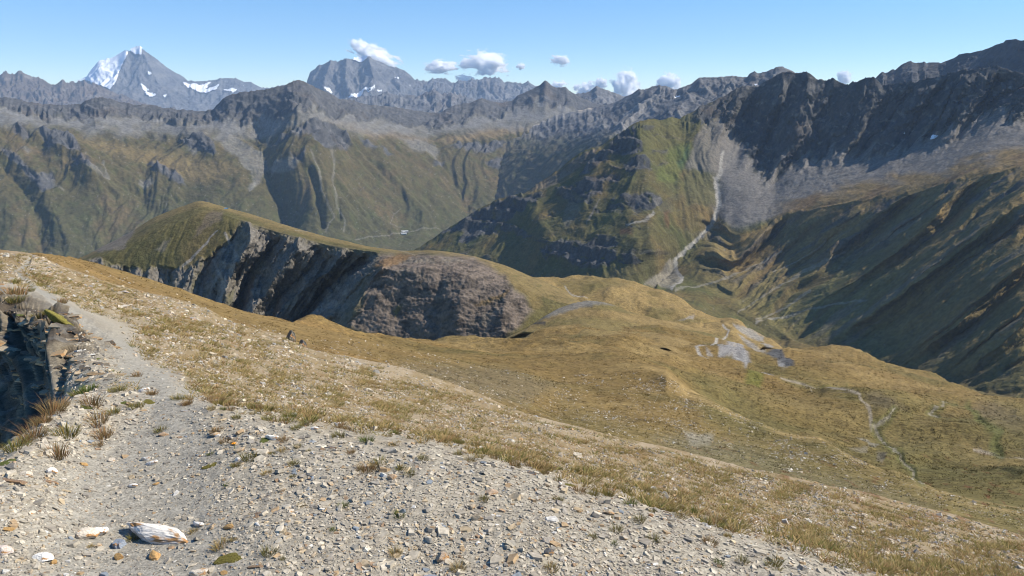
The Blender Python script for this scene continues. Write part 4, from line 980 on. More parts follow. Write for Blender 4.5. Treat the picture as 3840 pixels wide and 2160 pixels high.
for pts, c, s, k in [([(2950, 1380), (3300, 1440), (3500, 1520), (3400, 1600), (3150, 1520)], (0.135, 0.12, 0.04), 40, .5), ([(3250, 1600), (3500, 1640), (3840, 1750), (3840, 2000), (3500, 1850), (3300, 1720)], (0.13, 0.115, 0.04), 40, .6),
                     ([(2100, 1500), (2450, 1600), (2900, 1700), (3400, 1860), (3840, 2000), (3840, 2160), (3200, 1960), (2500, 1760), (2100, 1640)], (0.175, 0.135, 0.052), 50, .6),
                     ([(1480, 1000 + 370), (1900, 1380), (2100, 1440), (1950, 1520), (1600, 1440)], (0.15, 0.125, 0.075), 30, .6),
                     ([(2600, 1440), (2850, 1540), (3000, 1600), (2850, 1640), (2650, 1580)], (0.12, 0.11, 0.04), 26, .5),
                     ([(2560, 1620), (2680, 1630), (2660, 1670), (2590, 1670)], (0.34, 0.31, 0.25), 9, .75), ([(2450, 1640), (2800, 1660), (3000, 1760), (2800, 1780), (2600, 1720)], (0.2, 0.18, 0.12), 36, .5),
                     ([(2850, 1740), (3200, 1800), (3500, 1900), (3300, 1900), (3000, 1830)], (0.19, 0.165, 0.115), 40, .55),
                     (zc([(1380, 910), (1430, 910), (1530, 970), (1480, 980)], 2500, 1150, .52), (0.36, 0.34, 0.31), 4, .8), (zc([(1310, 1000), (1460, 980), (1440, 1040), (1400, 1060)], 2500, 1150, .52), (0.3, 0.26, 0.22), 5, .8),
                     (zc([(1520, 1020), (1610, 1010), (1570, 1110), (1530, 1100)], 2500, 1150, .52), (0.3, 0.25, 0.21), 5, .8), (zc([(1310, 1070), (1340, 1080), (1450, 1130), (1380, 1130)], 2500, 1150, .52), (0.14, 0.13, 0.12), 4, .9),
                     (zc([(640, 450), (700, 480), (760, 500), (700, 500)], 2500, 1150, .52), (0.33, 0.32, 0.3), 3, .8), (zc([(720, 352), (800, 330), (920, 400), (860, 440)], 2500, 1150, .52), (0.1, 0.1, 0.1), 4, .8),
                     (zc([(1420, 700), (1600, 680), (1750, 760), (1600, 790), (1450, 770)], 2500, 1150, .52), (0.11, 0.085, 0.055), 16, .7), (zc([(2150, 690), (2400, 700), (2570, 790), (2570, 930), (2350, 900)], 2500, 1150, .52), (0.115, 0.09, 0.06), 20, .7),
                     (zc([(580, 470), (690, 500), (680, 560), (570, 550)], 2500, 1150, .52), GRASS_LIME, 10, .6), (zc([(1100, 560), (1300, 530), (1380, 600), (1200, 610)], 2500, 1150, .52), GRASS_LIME, 12, .5)]:
    col = mixc(col, poly_mask(wx, wy, pts, s) * k, c)
col = mixc(col, sstep(2300, 2900, sh.PX) * sstep(1430, 1650, sh.PY) * (0.55 + 0.5 * v3), (0.13, 0.112, 0.042))
# crest of the spur catching the light, painted as a brighter colour
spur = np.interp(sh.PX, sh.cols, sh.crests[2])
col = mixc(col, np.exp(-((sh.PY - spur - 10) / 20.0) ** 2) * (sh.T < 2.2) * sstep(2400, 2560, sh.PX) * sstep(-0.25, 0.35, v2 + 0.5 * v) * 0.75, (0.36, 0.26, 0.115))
# heath and stones on the near slope
hz = sstep(0.28, 0.5, fbm(sh.PX / 90 + sh.PY / 200, (sh.PY - 0.42 * sh.PX) / 16, 4, 265)) * sstep(1900, 2500, sh.PX) * sstep(1500, 1900, sh.PY)
col = mixc(col, hz * 0.85, (0.15, 0.06, 0.025))
stn = sstep(0.55, 1.2, 2.2 - sh.T) * (fbm(sh.PX / 5, sh.PY / 4, 2, 266) > 0.42)
col = mixc(col, stn * 0.55, (0.36, 0.31, 0.23))
for pts, w0, w1 in [(zc([(820, 515), (1000, 540), (1120, 580), (1200, 620), (1300, 660), (1380, 700), (1400, 750), (1450, 790), (1480, 850)], 2500, 1150, .52), 2.5, 8), (zc([(1240, 670), (1330, 690), (1390, 710)], 2500, 1150, .52), 2, 2),
                    (zc([(1000, 560), (1030, 590), (1045, 610)], 2500, 1150, .52), 2, 2), (zc([(2220, 980), (2350, 1000), (2480, 1050), (2600, 1068)], 2500, 1150, .52), 3, 5), (zc([(200, 300), (260, 350), (300, 372)], 2500, 1150, .52), 3, 3)]:
    d, s, t = line_dist(wx * .15 + sh.PX * .85, wy * .15 + sh.PY * .85, pts)
    w = w0 + (w1 - w0) * t
    col = mixc(col, sstep(w * 1.2, w * .4, d) * 0.75, (0.31, 0.265, 0.2))
for b in BROOKS[:2]:
    d, s, t = line_dist(wx * .3 + sh.PX * .7, wy * .3 + sh.PY * .7, b)
    col = mixc(col, sstep(22, 8, d) * 0.45, (0.085, 0.1, 0.03)); col = mixc(col, sstep(7, 2, d + 5 * fbm(sh.PX / 9, sh.PY / 9, 2, 268)) * 0.6, (0.28, 0.25, 0.2))
d, s, t = line_dist(wx * .3 + sh.PX * .7, wy * .3 + sh.PY * .7, BROOKS[2]); col = mixc(col, sstep(24, 6, d) * 0.7, (0.09, 0.1, 0.03))
col = scars(sh, col)
BOWL_COL = col
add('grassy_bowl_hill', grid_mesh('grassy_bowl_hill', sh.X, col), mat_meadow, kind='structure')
BOWL = sh

# ------------------------------------------------------------------ the stony ridge we stand on
def near_r(px, py, z):
    x, y, zz = ray(np.float64(px), np.float64(py))
    return float((z - EYE[2]) / zz * math.hypot(x, y))


FA = [(p, 2900, near_r(p, 2900, z)) for p, z in ((-700, -0.05), (0, 0.0), (1000, 0.02), (2000, 0.02), (3000, -0.05), (4500, -0.25))]
FA0 = [(p, 2420, near_r(p, 2420, z)) for p, z in ((-700, -0.1), (0, -0.02), (1000, 0.0), (2000, -0.02), (3000, -0.15), (3600, -0.32), (4500, -0.6))]
FB = [(p, y, near_r(p, y, z)) for p, y, z in ((-700, 2050, -0.2), (-300, 1860, -0.15), (0, 1690, -0.12), (100, 1630, -0.12), (200, 1550, -0.12), (260, 1500, -0.13), (330, 1478, -0.15), (640, 1480, -0.16), (800, 1530, -0.13), (1000, 1585, -0.10), (1205, 1618, -0.10), (1410, 1637, -0.11), (1592, 1655, -0.13),
      (1683, 1691, -0.14), (1820, 1714, -0.16), (1957, 1755, -0.18), (2100, 1796, -0.2), (2373, 1887, -0.24), (2555, 1933, -0.27), (2647, 1974, -0.28), (2760, 2024, -0.29), (2965, 2074, -0.32), (3056, 2110, -0.33), (3193, 2156, -0.36), (3600, 2300, -0.46), (4500, 2420, -0.75))]
FC = [(-700, 2000, 15.0), (-300, 1850, 11), (0, 1745, 8), (100, 1680, 7), (200, 1592, 6), (260, 1515, 5.6), (330, 1462, 5.5), (450, 1440, 5.3), (640, 1430, 5.4), (800, 1480, 5.2), (1000, 1535, 4.9), (1410, 1592, 4.6), (1820, 1668, 4.5), (2100, 1745, 4.5), (2555, 1880, 4.3), (2965, 2010, 4.2), (3193, 2080, 4.2), (3600, 2200, 4.0), (4500, 2380, 3.9)]
FD = [(-700, 1090, 20), (-300, 1110, 15), (0, 1150, 11.5), (100, 1168, 10.3), (200, 1205, 9.2), (300, 1262, 8.4), (450, 1320, 8), (640, 1370, 7.6), (1000, 1455, 8), (1500, 1562, 8), (2100, 1685, 8.4), (2700, 1850, 8.3), (3193, 1965, 8), (3840, 2130, 7.5), (4500, 2280, 7.2)]
FE = [(-700, 1015, 32), (-300, 1025, 26), (0, 1040, 20), (200, 1075, 20), (450, 1180, 20), (640, 1228, 20), (1000, 1332, 20), (1500, 1455, 20), (2100, 1600, 20), (2700, 1755, 20), (3193, 1870, 19), (3840, 2045, 18), (4500, 2190, 17)]
FG = [(-700, 928, 45), (-200, 935, 45), (0, 944, 45), (60, 949, 45), (128, 956, 45), (240, 1008, 45), (428, 1070, 45), (620, 1112, 46), (770, 1158, 48), (856, 1198, 46), (1000, 1243, 46), (1070, 1258, 45), (1150, 1306, 44), (1214, 1320, 44), (1428, 1367, 45), (1556, 1401, 46), (1813, 1487, 48), (1963, 1547, 50), (2100, 1590, 52), (2300, 1640, 52), (2700, 1735, 50), (3193, 1842, 47), (3840, 2010, 42), (4500, 2150, 40)]
FH = [(x, y + (60 if x < 2100 else 45), r * 1.5) for x, y, r in FG]
sh = Sheet([FA, FA0, FB, FC, FD, FE, FG, FH], -640, 4440, 3.4, 3.2, smooth=7, keep=(6,), jag={6: [(3, 40, 'f')]})
x, y = sh.X[..., 0], sh.X[..., 1]
R = sh.R
TRAIL = [(560, 2500), (520, 2160), (540, 1900), (640, 1640), (640, 1500), (600, 1440), (520, 1390), (440, 1310), (350, 1250), (300, 1215), (240, 1170), (190, 1120), (110, 1060), (60, 1020), (110, 985), (125, 958)]
d, s, t = line_dist(sh.PX, sh.PY, TRAIL)
tw = np.interp(t, [0, 0.35, 0.5, 0.62, 0.75, 0.9, 1], [560, 320, 120, 66, 28, 11, 5])
trail = sstep(1.45, 0.5, d / tw + 0.45 * fbm(sh.PX / 90, sh.PY / 50, 4, 301))
bank = sstep(320, 180, sh.PX + 0.25 * (sh.PY - 1400)) * sstep(2.75, 3.1, sh.T) * sstep(4.35, 3.95, sh.T)
ledge = sstep(520, 330, sh.PX - 0.15 * (sh.PY - 1300)) * sstep(3.5, 3.9, sh.T) * sstep(4.75, 4.2, sh.T)
rel = np.clip(R / 5.0, 0.3, 8)
LA, LB = np.arctan2(x, y), np.log(R)
h = 0.012 * fbm(x / 0.5, y / 0.5, 4, 302) + 0.05 * rel * fbm(LA * 4.5, LB * 4.5, 4, 303) * (1 - 0.6 * trail) - 0.012 * trail * np.clip(rel, 0, 2)
strata = ((sh.X[..., 2] * 1.0 + 0.12 * x + 0.1 * fbm(x / .8, y / .8, 3, 304)) / 0.16) % 1
hb = (bank + 0.5 * ledge) * (0.30 * (ridged(LA * 9, sh.X[..., 2] / 0.3 + LA * 2, 4, 305) - 0.4) + 0.06 * strata)
_n = sh.normals()
sh.lift(h * sstep(0.0, 1.0, sh.T) * sstep(7, 6.2, sh.T), None)
sh.lift(hb, _n, 1.0)
v = fbm(x / 1.4, y / 1.4, 4, 306); v2 = fbm(x / 0.25, y / 0.25, 3, 307); v3 = fbm(x / 6, y / 6, 4, 308)
GRAV = np.array((0.375, 0.335, 0.262), np.float32)
col = np.zeros(sh.X.shape, np.float32) + GRAV
col = mixc(col, sstep(0, 0.5, v) * 0.5, (0.34, 0.305, 0.245)); col = mixc(col, sstep(0.1, 0.5, v2) * 0.4, (0.29, 0.255, 0.2)); col = mixc(col, sstep(0.1, 0.5, v3) * 0.35, (0.41, 0.35, 0.26))
# stony turf beyond the brow
turf = sstep(1.75, 3.0, sh.T + 0.7 * fbm(sh.PX / 110, sh.PY / 60, 4, 309)) * (1 - trail * sstep(1300, 1000, sh.PX) )
turf = np.maximum(turf * sstep(420, 620, sh.PX + 0.3 * (sh.PY - 1300)), sstep(4.6, 5.2, sh.T) * (1 - trail))
tf = np.zeros(sh.X.shape, np.float32) + np.array((0.30, 0.225, 0.125), np.float32)
p1 = fbm(LA * 70, LB * 34, 4, 310); p2 = fbm(LA * 9, LB * 6, 4, 311)
tf = mixc(tf, sstep(0.05, 0.4, p1) * 0.7, (0.42, 0.345, 0.24)); tf = mixc(tf, sstep(0.0, -0.4, p1) * 0.5, (0.2, 0.145, 0.065)); tf = mixc(tf, sstep(0.1, 0.4, p2) * 0.5, (0.26, 0.165, 0.075))
str_ = fbm(sh.PX / 160 + sh.PY / 300, (sh.PY - 0.5 * sh.PX) / 26, 4, 312)
tf = mixc(tf, sstep(0.2, 0.45, str_) * sstep(1500, 2000, sh.PX) * 0.6, (0.2, 0.1, 0.045))
tf = mixc(tf, sstep(0.1, 0.4, fbm(sh.PX / 240, sh.PY / 120, 3, 313)) * 0.5, (0.41, 0.335, 0.235))
hz = sstep(0.12, 0.32, fbm(sh.PX / 110 + sh.PY / 260, (sh.PY - 0.42 * sh.PX) / 24, 4, 314)) * sstep(2600, 3100, sh.PX) * sstep(4.0, 4.8, sh.T)
tf = mixc(tf, hz * 0.7, (0.17, 0.075, 0.032))
col = col * (1 - turf[..., None]) + tf * turf[..., None]
sl = np.zeros(sh.X.shape, np.float32) + np.array((0.10, 0.08, 0.058), np.float32)
sl = mixc(sl, sstep(0.55, 0.8, strata) * 0.6, (0.3, 0.25, 0.17)); sl = mixc(sl, sstep(0.1, 0.4, v2) * 0.6, (0.2, 0.19, 0.17)); sl = mixc(sl, sstep(0.2, 0.5, v) * 0.4, (0.12, 0.1, 0.05))
bl = np.clip(bank * 0.95 + ledge * 0.7, 0, 1)
col = col * (1 - bl[..., None]) + sl * bl[..., None]
col = mixc(col, trail * (1 - turf) * 0.75 * (1 - bl), (0.345, 0.32, 0.265))
col = mixc(col, trail * sstep(4.0, 4.4, sh.T) * 0.9, (0.34, 0.315, 0.26))
mat_ground = terrain_mat('slate_gravel', 0.045, 0.011, 0.5, 0.9, 0.012)
ground = add('ground', grid_mesh('ground', sh.X, col), mat_ground, kind='structure')
GND = sh; GTURF = turf; GTRAIL = trail; GBANK = bank

# ------------------------------------------------------------------ things on the ridge
GN = GND.normals()
_run = np.minimum.accumulate(GND.PY, axis=0)
GVIS = (GND.PY <= _run + 0.5)
_C0, _DC = GND.cols[0], GND.cols[1] - GND.cols[0]


def ground_at(px, py):
    """the nearest point of the ridge on the sight line of (px, py), with its normal"""
    c = int(np.clip(round((px - _C0) / _DC), 0, GND.PX.shape[1] - 1))
    colpy = GND.PY[:, c]
    k = np.argmax(colpy <= py)
    k = max(1, k)
    f = (colpy[k - 1] - py) / (colpy[k - 1] - colpy[k] + 1e-9)
    f = min(1, max(0, f))
    return GND.X[k - 1, c] * (1 - f) + GND.X[k, c] * f, GN[k, c]


def bowl_at(px, py, S):
    c = int(np.clip(round((px - S.cols[0]) / (S.cols[1] - S.cols[0])), 0, S.PX.shape[1] - 1))
    colpy = S.PY[:, c]; k = max(1, int(np.argmax(colpy <= py)))
    return S.X[k, c]


def slant(p):
    return float(np.linalg.norm(p - EYE))


def scatter(S, n, weight, seed, normals=None):
    """n random points of a sheet, as dense as weight asks per seen area"""
    r = np.random.default_rng(seed)
    dpy = np.abs(np.gradient(S.PY, axis=0))
    w = (weight * dpy).astype(np.float64).reshape(-1)
    cdf = np.cumsum(w); cdf /= cdf[-1]
    i = np.searchsorted(cdf, r.random(n))
    ri, ci = np.unravel_index(i, S.PY.shape)
    ri = np.clip(ri, 0, S.PY.shape[0] - 2); ci = np.clip(ci, 0, S.PY.shape[1] - 2)
    a, b = r.random(n)[:, None], r.random(n)[:, None]
    X = S.X
    P = X[ri, ci] * (1 - a) * (1 - b) + X[ri + 1, ci] * a * (1 - b) + X[ri, ci + 1] * (1 - a) * b + X[ri + 1, ci + 1] * a * b
    nn = (normals if normals is not None else S.normals())[ri, ci]
    return P, nn, ri, ci, r


def joined(name, V, F, colr, mat, kind='stuff', parent=None, smooth=False):
    """many small pieces as one mesh: V (n,k,3), F (m,3 or 4) faces of one piece, colr (n,3) or (n,k,3)"""
    n, k = V.shape[:2]
    F = np.asarray(F)
    me = bpy.data.meshes.new(name)
    me.vertices.add(n * k); me.vertices.foreach_set('co', V.reshape(-1).astype(np.float32))
    q = (F[None] + (np.arange(n) * k)[:, None, None]).reshape(-1, F.shape[1])
    me.loops.add(q.size); me.loops.foreach_set('vertex_index', q.reshape(-1).astype(np.int32))
    me.polygons.add(len(q)); me.polygons.foreach_set('loop_start', (np.arange(len(q)) * F.shape[1]).astype(np.int32))
    at = me.color_attributes.new('Col', 'FLOAT_COLOR', 'POINT')
    rgba = np.ones((n, k, 4), np.float32); rgba[..., :3] = colr if colr.ndim == 3 else colr[:, None]
    at.data.foreach_set('color', rgba.reshape(-1))
    me.update(calc_edges=True)
    me.polygons.foreach_set('use_smooth', np.full(len(q), smooth))
    o = add(name, me, mat, parent=parent, kind=kind)
    return o


def frames(nrm, yaw, tilt, r):
    """orthonormal frames (n,3,3): columns along, across, up, tipped a little off the slope"""
    n = nrm + tilt[:, None] * r.normal(size=nrm.shape)
    n /= np.linalg.norm(n, axis=1, keepdims=True)
    a = np.stack([np.cos(yaw), np.sin(yaw), np.zeros_like(yaw)], 1)
    a -= n * (a * n).sum(1, keepdims=True); a /= np.linalg.norm(a, axis=1, keepdims=True)
    b = np.cross(n, a)
    return np.stack([a, b, n], 2)


mat_pieces, _nt, _b = nodes_of('loose_stone')
_a = _nt.nodes.new('ShaderNodeAttribute'); _a.attribute_name = 'Col'
_n1 = _nt.nodes.new('ShaderNodeTexNoise'); _n1.inputs['Scale'].default_value = 60; _n1.inputs['Detail'].default_value = 5
_g = _nt.nodes.new('ShaderNodeNewGeometry'); _nt.links.new(_g.outputs['Position'], _n1.inputs['Vector'])
_mr = _nt.nodes.new('ShaderNodeMapRange'); _mr.inputs['From Min'].default_value = 0.3; _mr.inputs['From Max'].default_value = 0.7
_mr.inputs['To Min'].default_value = 0.72; _mr.inputs['To Max'].default_value = 1.25
_nt.links.new(_n1.outputs['Fac'], _mr.inputs['Value'])
_vm = _nt.nodes.new('ShaderNodeVectorMath'); _vm.operation = 'SCALE'
_nt.links.new(_a.outputs['Color'], _vm.inputs[0]); _nt.links.new(_mr.outputs[0], _vm.inputs['Scale']); _nt.links.new(_vm.outputs[0], _b.inputs['Base Color'])
_b.inputs['Roughness'].default_value = 0.8; _b.inputs['Specular IOR Level'].default_value = 0.25

STONE_COLS = np.array([(0.385, 0.335, 0.255), (0.335, 0.29, 0.225), (0.44, 0.385, 0.295), (0.27, 0.24, 0.195), (0.5, 0.44, 0.34), (0.45, 0.35, 0.22), (0.36, 0.25, 0.14), (0.55, 0.52, 0.46), (0.2, 0.22, 0.235), (0.30, 0.20, 0.12)], np.float32)


def flake_set(name, P, nn, size, thick, r, colr, tilt, sides=5, kind='stuff'):
    n = len(P)
    ang = (np.arange(sides) / sides * 2 * np.pi)[None] + r.uniform(-0.45, 0.45, (n, sides))
    rad_ = r.uniform(0.6, 1.15, (n, sides))
    asp = r.uniform(0.45, 1.0, (n, 1))
    lx, ly = np.cos(ang) * rad_, np.sin(ang) * rad_ * asp
    B = frames(nn, r.uniform(0, 2 * np.pi, n), tilt, r)
    loc = np.zeros((n, 2 * sides, 3))
    loc[:, :sides, 0], loc[:, :sides, 1] = lx * size[:, None], ly * size[:, None]
    sh_ = r.uniform(0.75, 1.0, (n, sides))
    loc[:, sides:, 0], loc[:, sides:, 1] = lx * size[:, None] * sh_, ly * size[:, None] * sh_
    loc[:, :sides, 2] = -thick[:, None] * 0.55
    loc[:, sides:, 2] = thick[:, None] * (1 + r.uniform(-0.25, 0.25, (n, sides)))
    V = np.einsum('nij,nkj->nki', B, loc) + P[:, None]
    tri = []
    for i in range(sides):
        j = (i + 1) % sides
        tri += [(i, j, sides + j), (i, sides + j, sides + i)]
    for i in range(1, sides - 1):
        tri.append((sides, sides + i, sides + i + 1))
    return joined(name, V, np.array(tri), colr, mat_pieces, kind)


GRAVELZ = (1 - GTURF) * (1 - GBANK) * GVIS * (GND.T > 1.0) * (GND.T < 4.2)
P, nn, ri, ci, r = scatter(GND, 42000, GRAVELZ * (0.55 + 0.45 * (1 - GTRAIL)), 401, GN)
dist = np.linalg.norm(P - EYE, axis=1)
sz = np.exp(r.normal(math.log(0.0056), 0.62, len(P))) * np.clip(dist / 3.2, 0.8, 2.2)
sz = np.clip(sz, 0.003, 0.04) * (1 - 0.35 * GTRAIL[ri, ci])
ck = r.choice(len(STONE_COLS), len(P), p=[.25, .2, .19, .12, .08, .06, .035, .025, .02, .02])
cc = STONE_COLS[ck] * r.uniform(0.8, 1.2, (len(P), 1)).astype(np.float32)
flake_set('gravel', P + nn * 0.001, nn, sz, sz * r.uniform(0.10, 0.35, len(P)), r, cc, np.full(len(P), 0.22))

# pale stones of the stony slope
w = GVIS * GTURF * (GND.T > 2.2) * (GND.T < 6.1) * (0.35 + 0.9 * sstep(-0.2, 0.35, fbm(GND.PX / 170, GND.PY / 80, 3, 402)))
P, nn, ri, ci, r = scatter(GND, 34000, w, 403, GN)
dist = np.linalg.norm(P - EYE, axis=1)
sz = np.exp(r.normal(0, 0.5, len(P))) * 0.0021 * dist ** 0.93 * 0.72
sz = np.clip(sz, 0.004, 0.16)
pal = np.array([(0.46, 0.38, 0.27), (0.52, 0.45, 0.34), (0.40, 0.35, 0.28), (0.34, 0.32, 0.28), (0.6, 0.56, 0.48), (0.40, 0.27, 0.14), (0.24, 0.23, 0.21)], np.float32)
cc = pal[r.choice(len(pal), len(P), p=[.3, .2, .18, .14, .06, .05, .07])] * r.uniform(0.8, 1.2, (len(P), 1)).astype(np.float32)
flake_set('stone_rubble', P, nn, sz, sz * r.uniform(0.25, 0.6, len(P)), r, cc, np.full(len(P), 0.3), sides=5)

BVIS = (BOWL.PY <= np.minimum.accumulate(BOWL.PY, axis=0) + 0.5)
w = BVIS * (BOWL.T > 0.7) * (BOWL.T < 2.05) * (0.15 + sstep(0.0, 0.4, fbm(BOWL.PX / 190, BOWL.PY / 70, 3, 404))) * (0.3 + sstep(1200, 1500, BOWL.PY))
P, nn, ri, ci, r = scatter(BOWL, 5000, w, 405)
dist = np.linalg.norm(P - EYE, axis=1)
sz = np.clip(np.exp(r.normal(0, 0.45, len(P))) * 0.0008 * dist, 0.03, 0.4)
cc = pal[r.choice(len(pal), len(P), p=[.2, .25, .15, .1, .2, .05, .05])] * r.uniform(0.8, 1.2, (len(P), 1)).astype(np.float32)
flake_set('slope_rubble', P, nn, sz, sz * r.uniform(0.25, 0.6, len(P)), r, cc, np.full(len(P), 0.3), sides=4)

# ------------------------------------------------------------------ grass
mat_grass, _nt, _b = nodes_of('dry_grass')
_a = _nt.nodes.new('ShaderNodeAttribute'); _a.attribute_name = 'Col'
_oi = _nt.nodes.new('ShaderNodeObjectInfo')
_vm = _nt.nodes.new('ShaderNodeVectorMath'); _vm.operation = 'MULTIPLY'
_nt.links.new(_a.outputs['Color'], _vm.inputs[0]); _nt.links.new(_oi.outputs['Color'], _vm.inputs[1]); _nt.links.new(_vm.outputs[0], _b.inputs['Base Color'])
_tr = _nt.nodes.new('ShaderNodeBsdfTranslucent'); _nt.links.new(_vm.outputs[0], _tr.inputs['Color'])
_ms = _nt.nodes.new('ShaderNodeMixShader'); _ms.inputs[0].default_value = 0.25
_nt.links.new(_b.outputs[0], _ms.inputs[1]); _nt.links.new(_tr.outputs[0], _ms.inputs[2]); _nt.links.new(_ms.outputs[0], _nt.nodes['Material Output'].inputs['Surface'])
GCOLS = np.array([(0.36, 0.26, 0.11), (0.27, 0.215, 0.075), (0.19, 0.17, 0.05), (0.31, 0.19, 0.085), (0.42, 0.33, 0.16), (0.13, 0.14, 0.038)], np.float32)


def blades(P, nn, size, nb, r, colr, spread=0.55, width=0.018, lean=0.55):
    """tufts of nb one-triangle blades; returns V (n*nb,3,3), colours"""
    n = len(P)
    az = r.uniform(0, 2 * np.pi, (n, nb)); rr = np.sqrt(r.random((n, nb))) * spread
    B = frames(nn, np.zeros(n), np.zeros(n), r)
    base = np.stack([np.cos(az) * rr, np.sin(az) * rr, np.zeros((n, nb)) - 0.08], -1)
    out = np.stack([np.cos(az), np.sin(az)], -1)
    L = r.uniform(0.55, 1.1, (n, nb))
    tip = base + np.stack([out[..., 0] * lean * L * (0.3 + rr), out[..., 1] * lean * L * (0.3 + rr), L], -1) + r.normal(0, 0.12, (n, nb, 3))
    sd_ = r.uniform(0, np.pi, (n, nb))
    wv = np.stack([np.cos(sd_), np.sin(sd_), np.zeros_like(sd_)], -1) * (width * 4)
    loc = np.stack([base - wv, base + wv, tip], 2) * size[:, None, None, None]
    V = np.einsum('nij,nbkj->nbki', B, loc) + P[:, None, None]
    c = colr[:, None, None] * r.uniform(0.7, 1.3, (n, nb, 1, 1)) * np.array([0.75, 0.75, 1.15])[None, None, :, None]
    return V.reshape(n * nb, 3, 3), c.reshape(n * nb, 3, 3).astype(np.float32)


w = GVIS * GTURF * (GND.T > 2.0) * (GND.T < 6.2) * (0.25 + 1.2 * sstep(-0.1, 0.4, fbm(GND.PX / 120, GND.PY / 60, 4, 411)))
P, nn, ri, ci, r = scatter(GND, 21000, w, 412, GN)
dist = np.linalg.norm(P - EYE, axis=1)
sz = np.clip(r.uniform(0.026, 0.06, len(P)) * np.clip(dist / 12, 0.6, 2.0), 0.02, 0.14)
cc = GCOLS[r.choice(6, len(P), p=[.3, .22, .14, .16, .1, .08])]
upn = nn * 0.5 + np.array([0, 0, 0.5]); upn /= np.linalg.norm(upn, axis=1, keepdims=True)
V, c = blades(P, upn, sz, 11, r, cc, spread=1.2, width=0.028, lean=1.2)
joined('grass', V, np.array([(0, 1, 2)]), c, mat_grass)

w = BVIS * (BOWL.T > 0.6) * (BOWL.T < 6.0) * (0.3 + sstep(-0.2, 0.4, fbm(BOWL.PX / 90, BOWL.PY / 40, 4, 421)))
P, nn, ri, ci, r = scatter(BOWL, 16000, w, 422)
dist = np.linalg.norm(P - EYE, axis=1)
sz = r.uniform(0.5, 1.2, len(P)) * 0.0016 * np.clip(dist, 60, 400)
base = BOWL_COL[ri, ci] * 0.86
cc = (base * r.uniform(0.65, 1.35, (len(P), 1))).astype(np.float32)
V, c = blades(P, np.tile(np.array([0, 0, 1.0]), (len(P), 1)), sz, 6, r, cc, spread=1.3, width=0.06, lean=1.0)
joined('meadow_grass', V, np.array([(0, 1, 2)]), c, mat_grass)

# ------------------------------------------------------------------ single stones
def tint_mat(name, rust=0.0, scale=18.0, bump=0.006, lo=0.7, hi=1.25):
    """stone whose colour is the object's own colour, with grain and (optionally) rusty stains"""
    m, nt, b = nodes_of(name)
    N, L = nt.nodes, nt.links
    oi = N.new('ShaderNodeObjectInfo'); tc = N.new('ShaderNodeTexCoord')
    n1 = N.new('ShaderNodeTexNoise'); n1.inputs['Scale'].default_value = scale; n1.inputs['Detail'].default_value = 6
    L.new(tc.outputs['Object'], n1.inputs['Vector'])
    mr = N.new('ShaderNodeMapRange'); mr.inputs['From Min'].default_value = 0.3; mr.inputs['From Max'].default_value = 0.7
    mr.inputs['To Min'].default_value = lo; mr.inputs['To Max'].default_value = hi
    L.new(n1.outputs['Fac'], mr.inputs['Value'])
    vm = N.new('ShaderNodeVectorMath'); vm.operation = 'SCALE'
    L.new(oi.outputs['Color'], vm.inputs[0]); L.new(mr.outputs[0], vm.inputs['Scale'])
    out = vm.outputs[0]
    if rust:
        n2 = N.new('ShaderNodeTexNoise'); n2.inputs['Scale'].default_value = 3.2; n2.inputs['Detail'].default_value = 4
        L.new(tc.outputs['Object'], n2.inputs['Vector'])
        m2 = N.new('ShaderNodeMapRange'); m2.inputs['From Min'].default_value = 0.60 - 0.14 * rust; m2.inputs['From Max'].default_value = 0.66 - 0.1 * rust
        L.new(n2.outputs['Fac'], m2.inputs['Value'])
        mx = N.new('ShaderNodeMix'); mx.data_type = 'RGBA'
        L.new(m2.outputs[0], mx.inputs['Factor']); L.new(out, mx.inputs['A']); mx.inputs['B'].default_value = (0.43, 0.23, 0.09, 1)
        out = mx.outputs['Result']
    L.new(out, b.inputs['Base Color'])
    bp = N.new('ShaderNodeBump'); bp.inputs['Strength'].default_value = 0.7; bp.inputs['Distance'].default_value = bump
    L.new(n1.outputs['Fac'], bp.inputs['Height']); L.new(bp.outputs[0], b.inputs['Normal'])
    b.inputs['Roughness'].default_value = 0.75; b.inputs['Specular IOR Level'].default_value = 0.3
    return m


mat_stone = tint_mat('weathered_stone', 0.35)
mat_quartz = tint_mat('rust_stained_quartz', 0.45, 14)
mat_slate = tint_mat('slate', 0.15, 26)


def rock_mesh(name, seed, mat, cuts=9, sub=3, rough=0.05, flat=1.0, taper=0.0):
    """a boulder about 1 m across: a ball trimmed by random planes, roughened"""
    bm = bmesh.new()
    bmesh.ops.create_icosphere(bm, subdivisions=sub, radius=0.5)
    rr = random.Random(seed)
    planes = []
    for i in range(cuts):
        v = Vector((rr.gauss(0, 1), rr.gauss(0, 1), rr.gauss(0, 0.7))).normalized()
        planes.append((v, rr.uniform(0.22, 0.42)))
    for v in bm.verts:
        c = v.co
        for n_, d_ in planes:
            e_ = c.dot(n_) - d_
            if e_ > 0:
                c -= n_ * e_ * 0.93
        k = 1 + rough * (2 * rr.random() - 1)
        c *= k
        c.z *= flat
        c.y *= 1 - taper * c.x; c.z *= 1 - taper * c.x
    me = bpy.data.meshes.new(name)
    bm.to_mesh(me); bm.free()
    me.materials.append(mat)
    return me


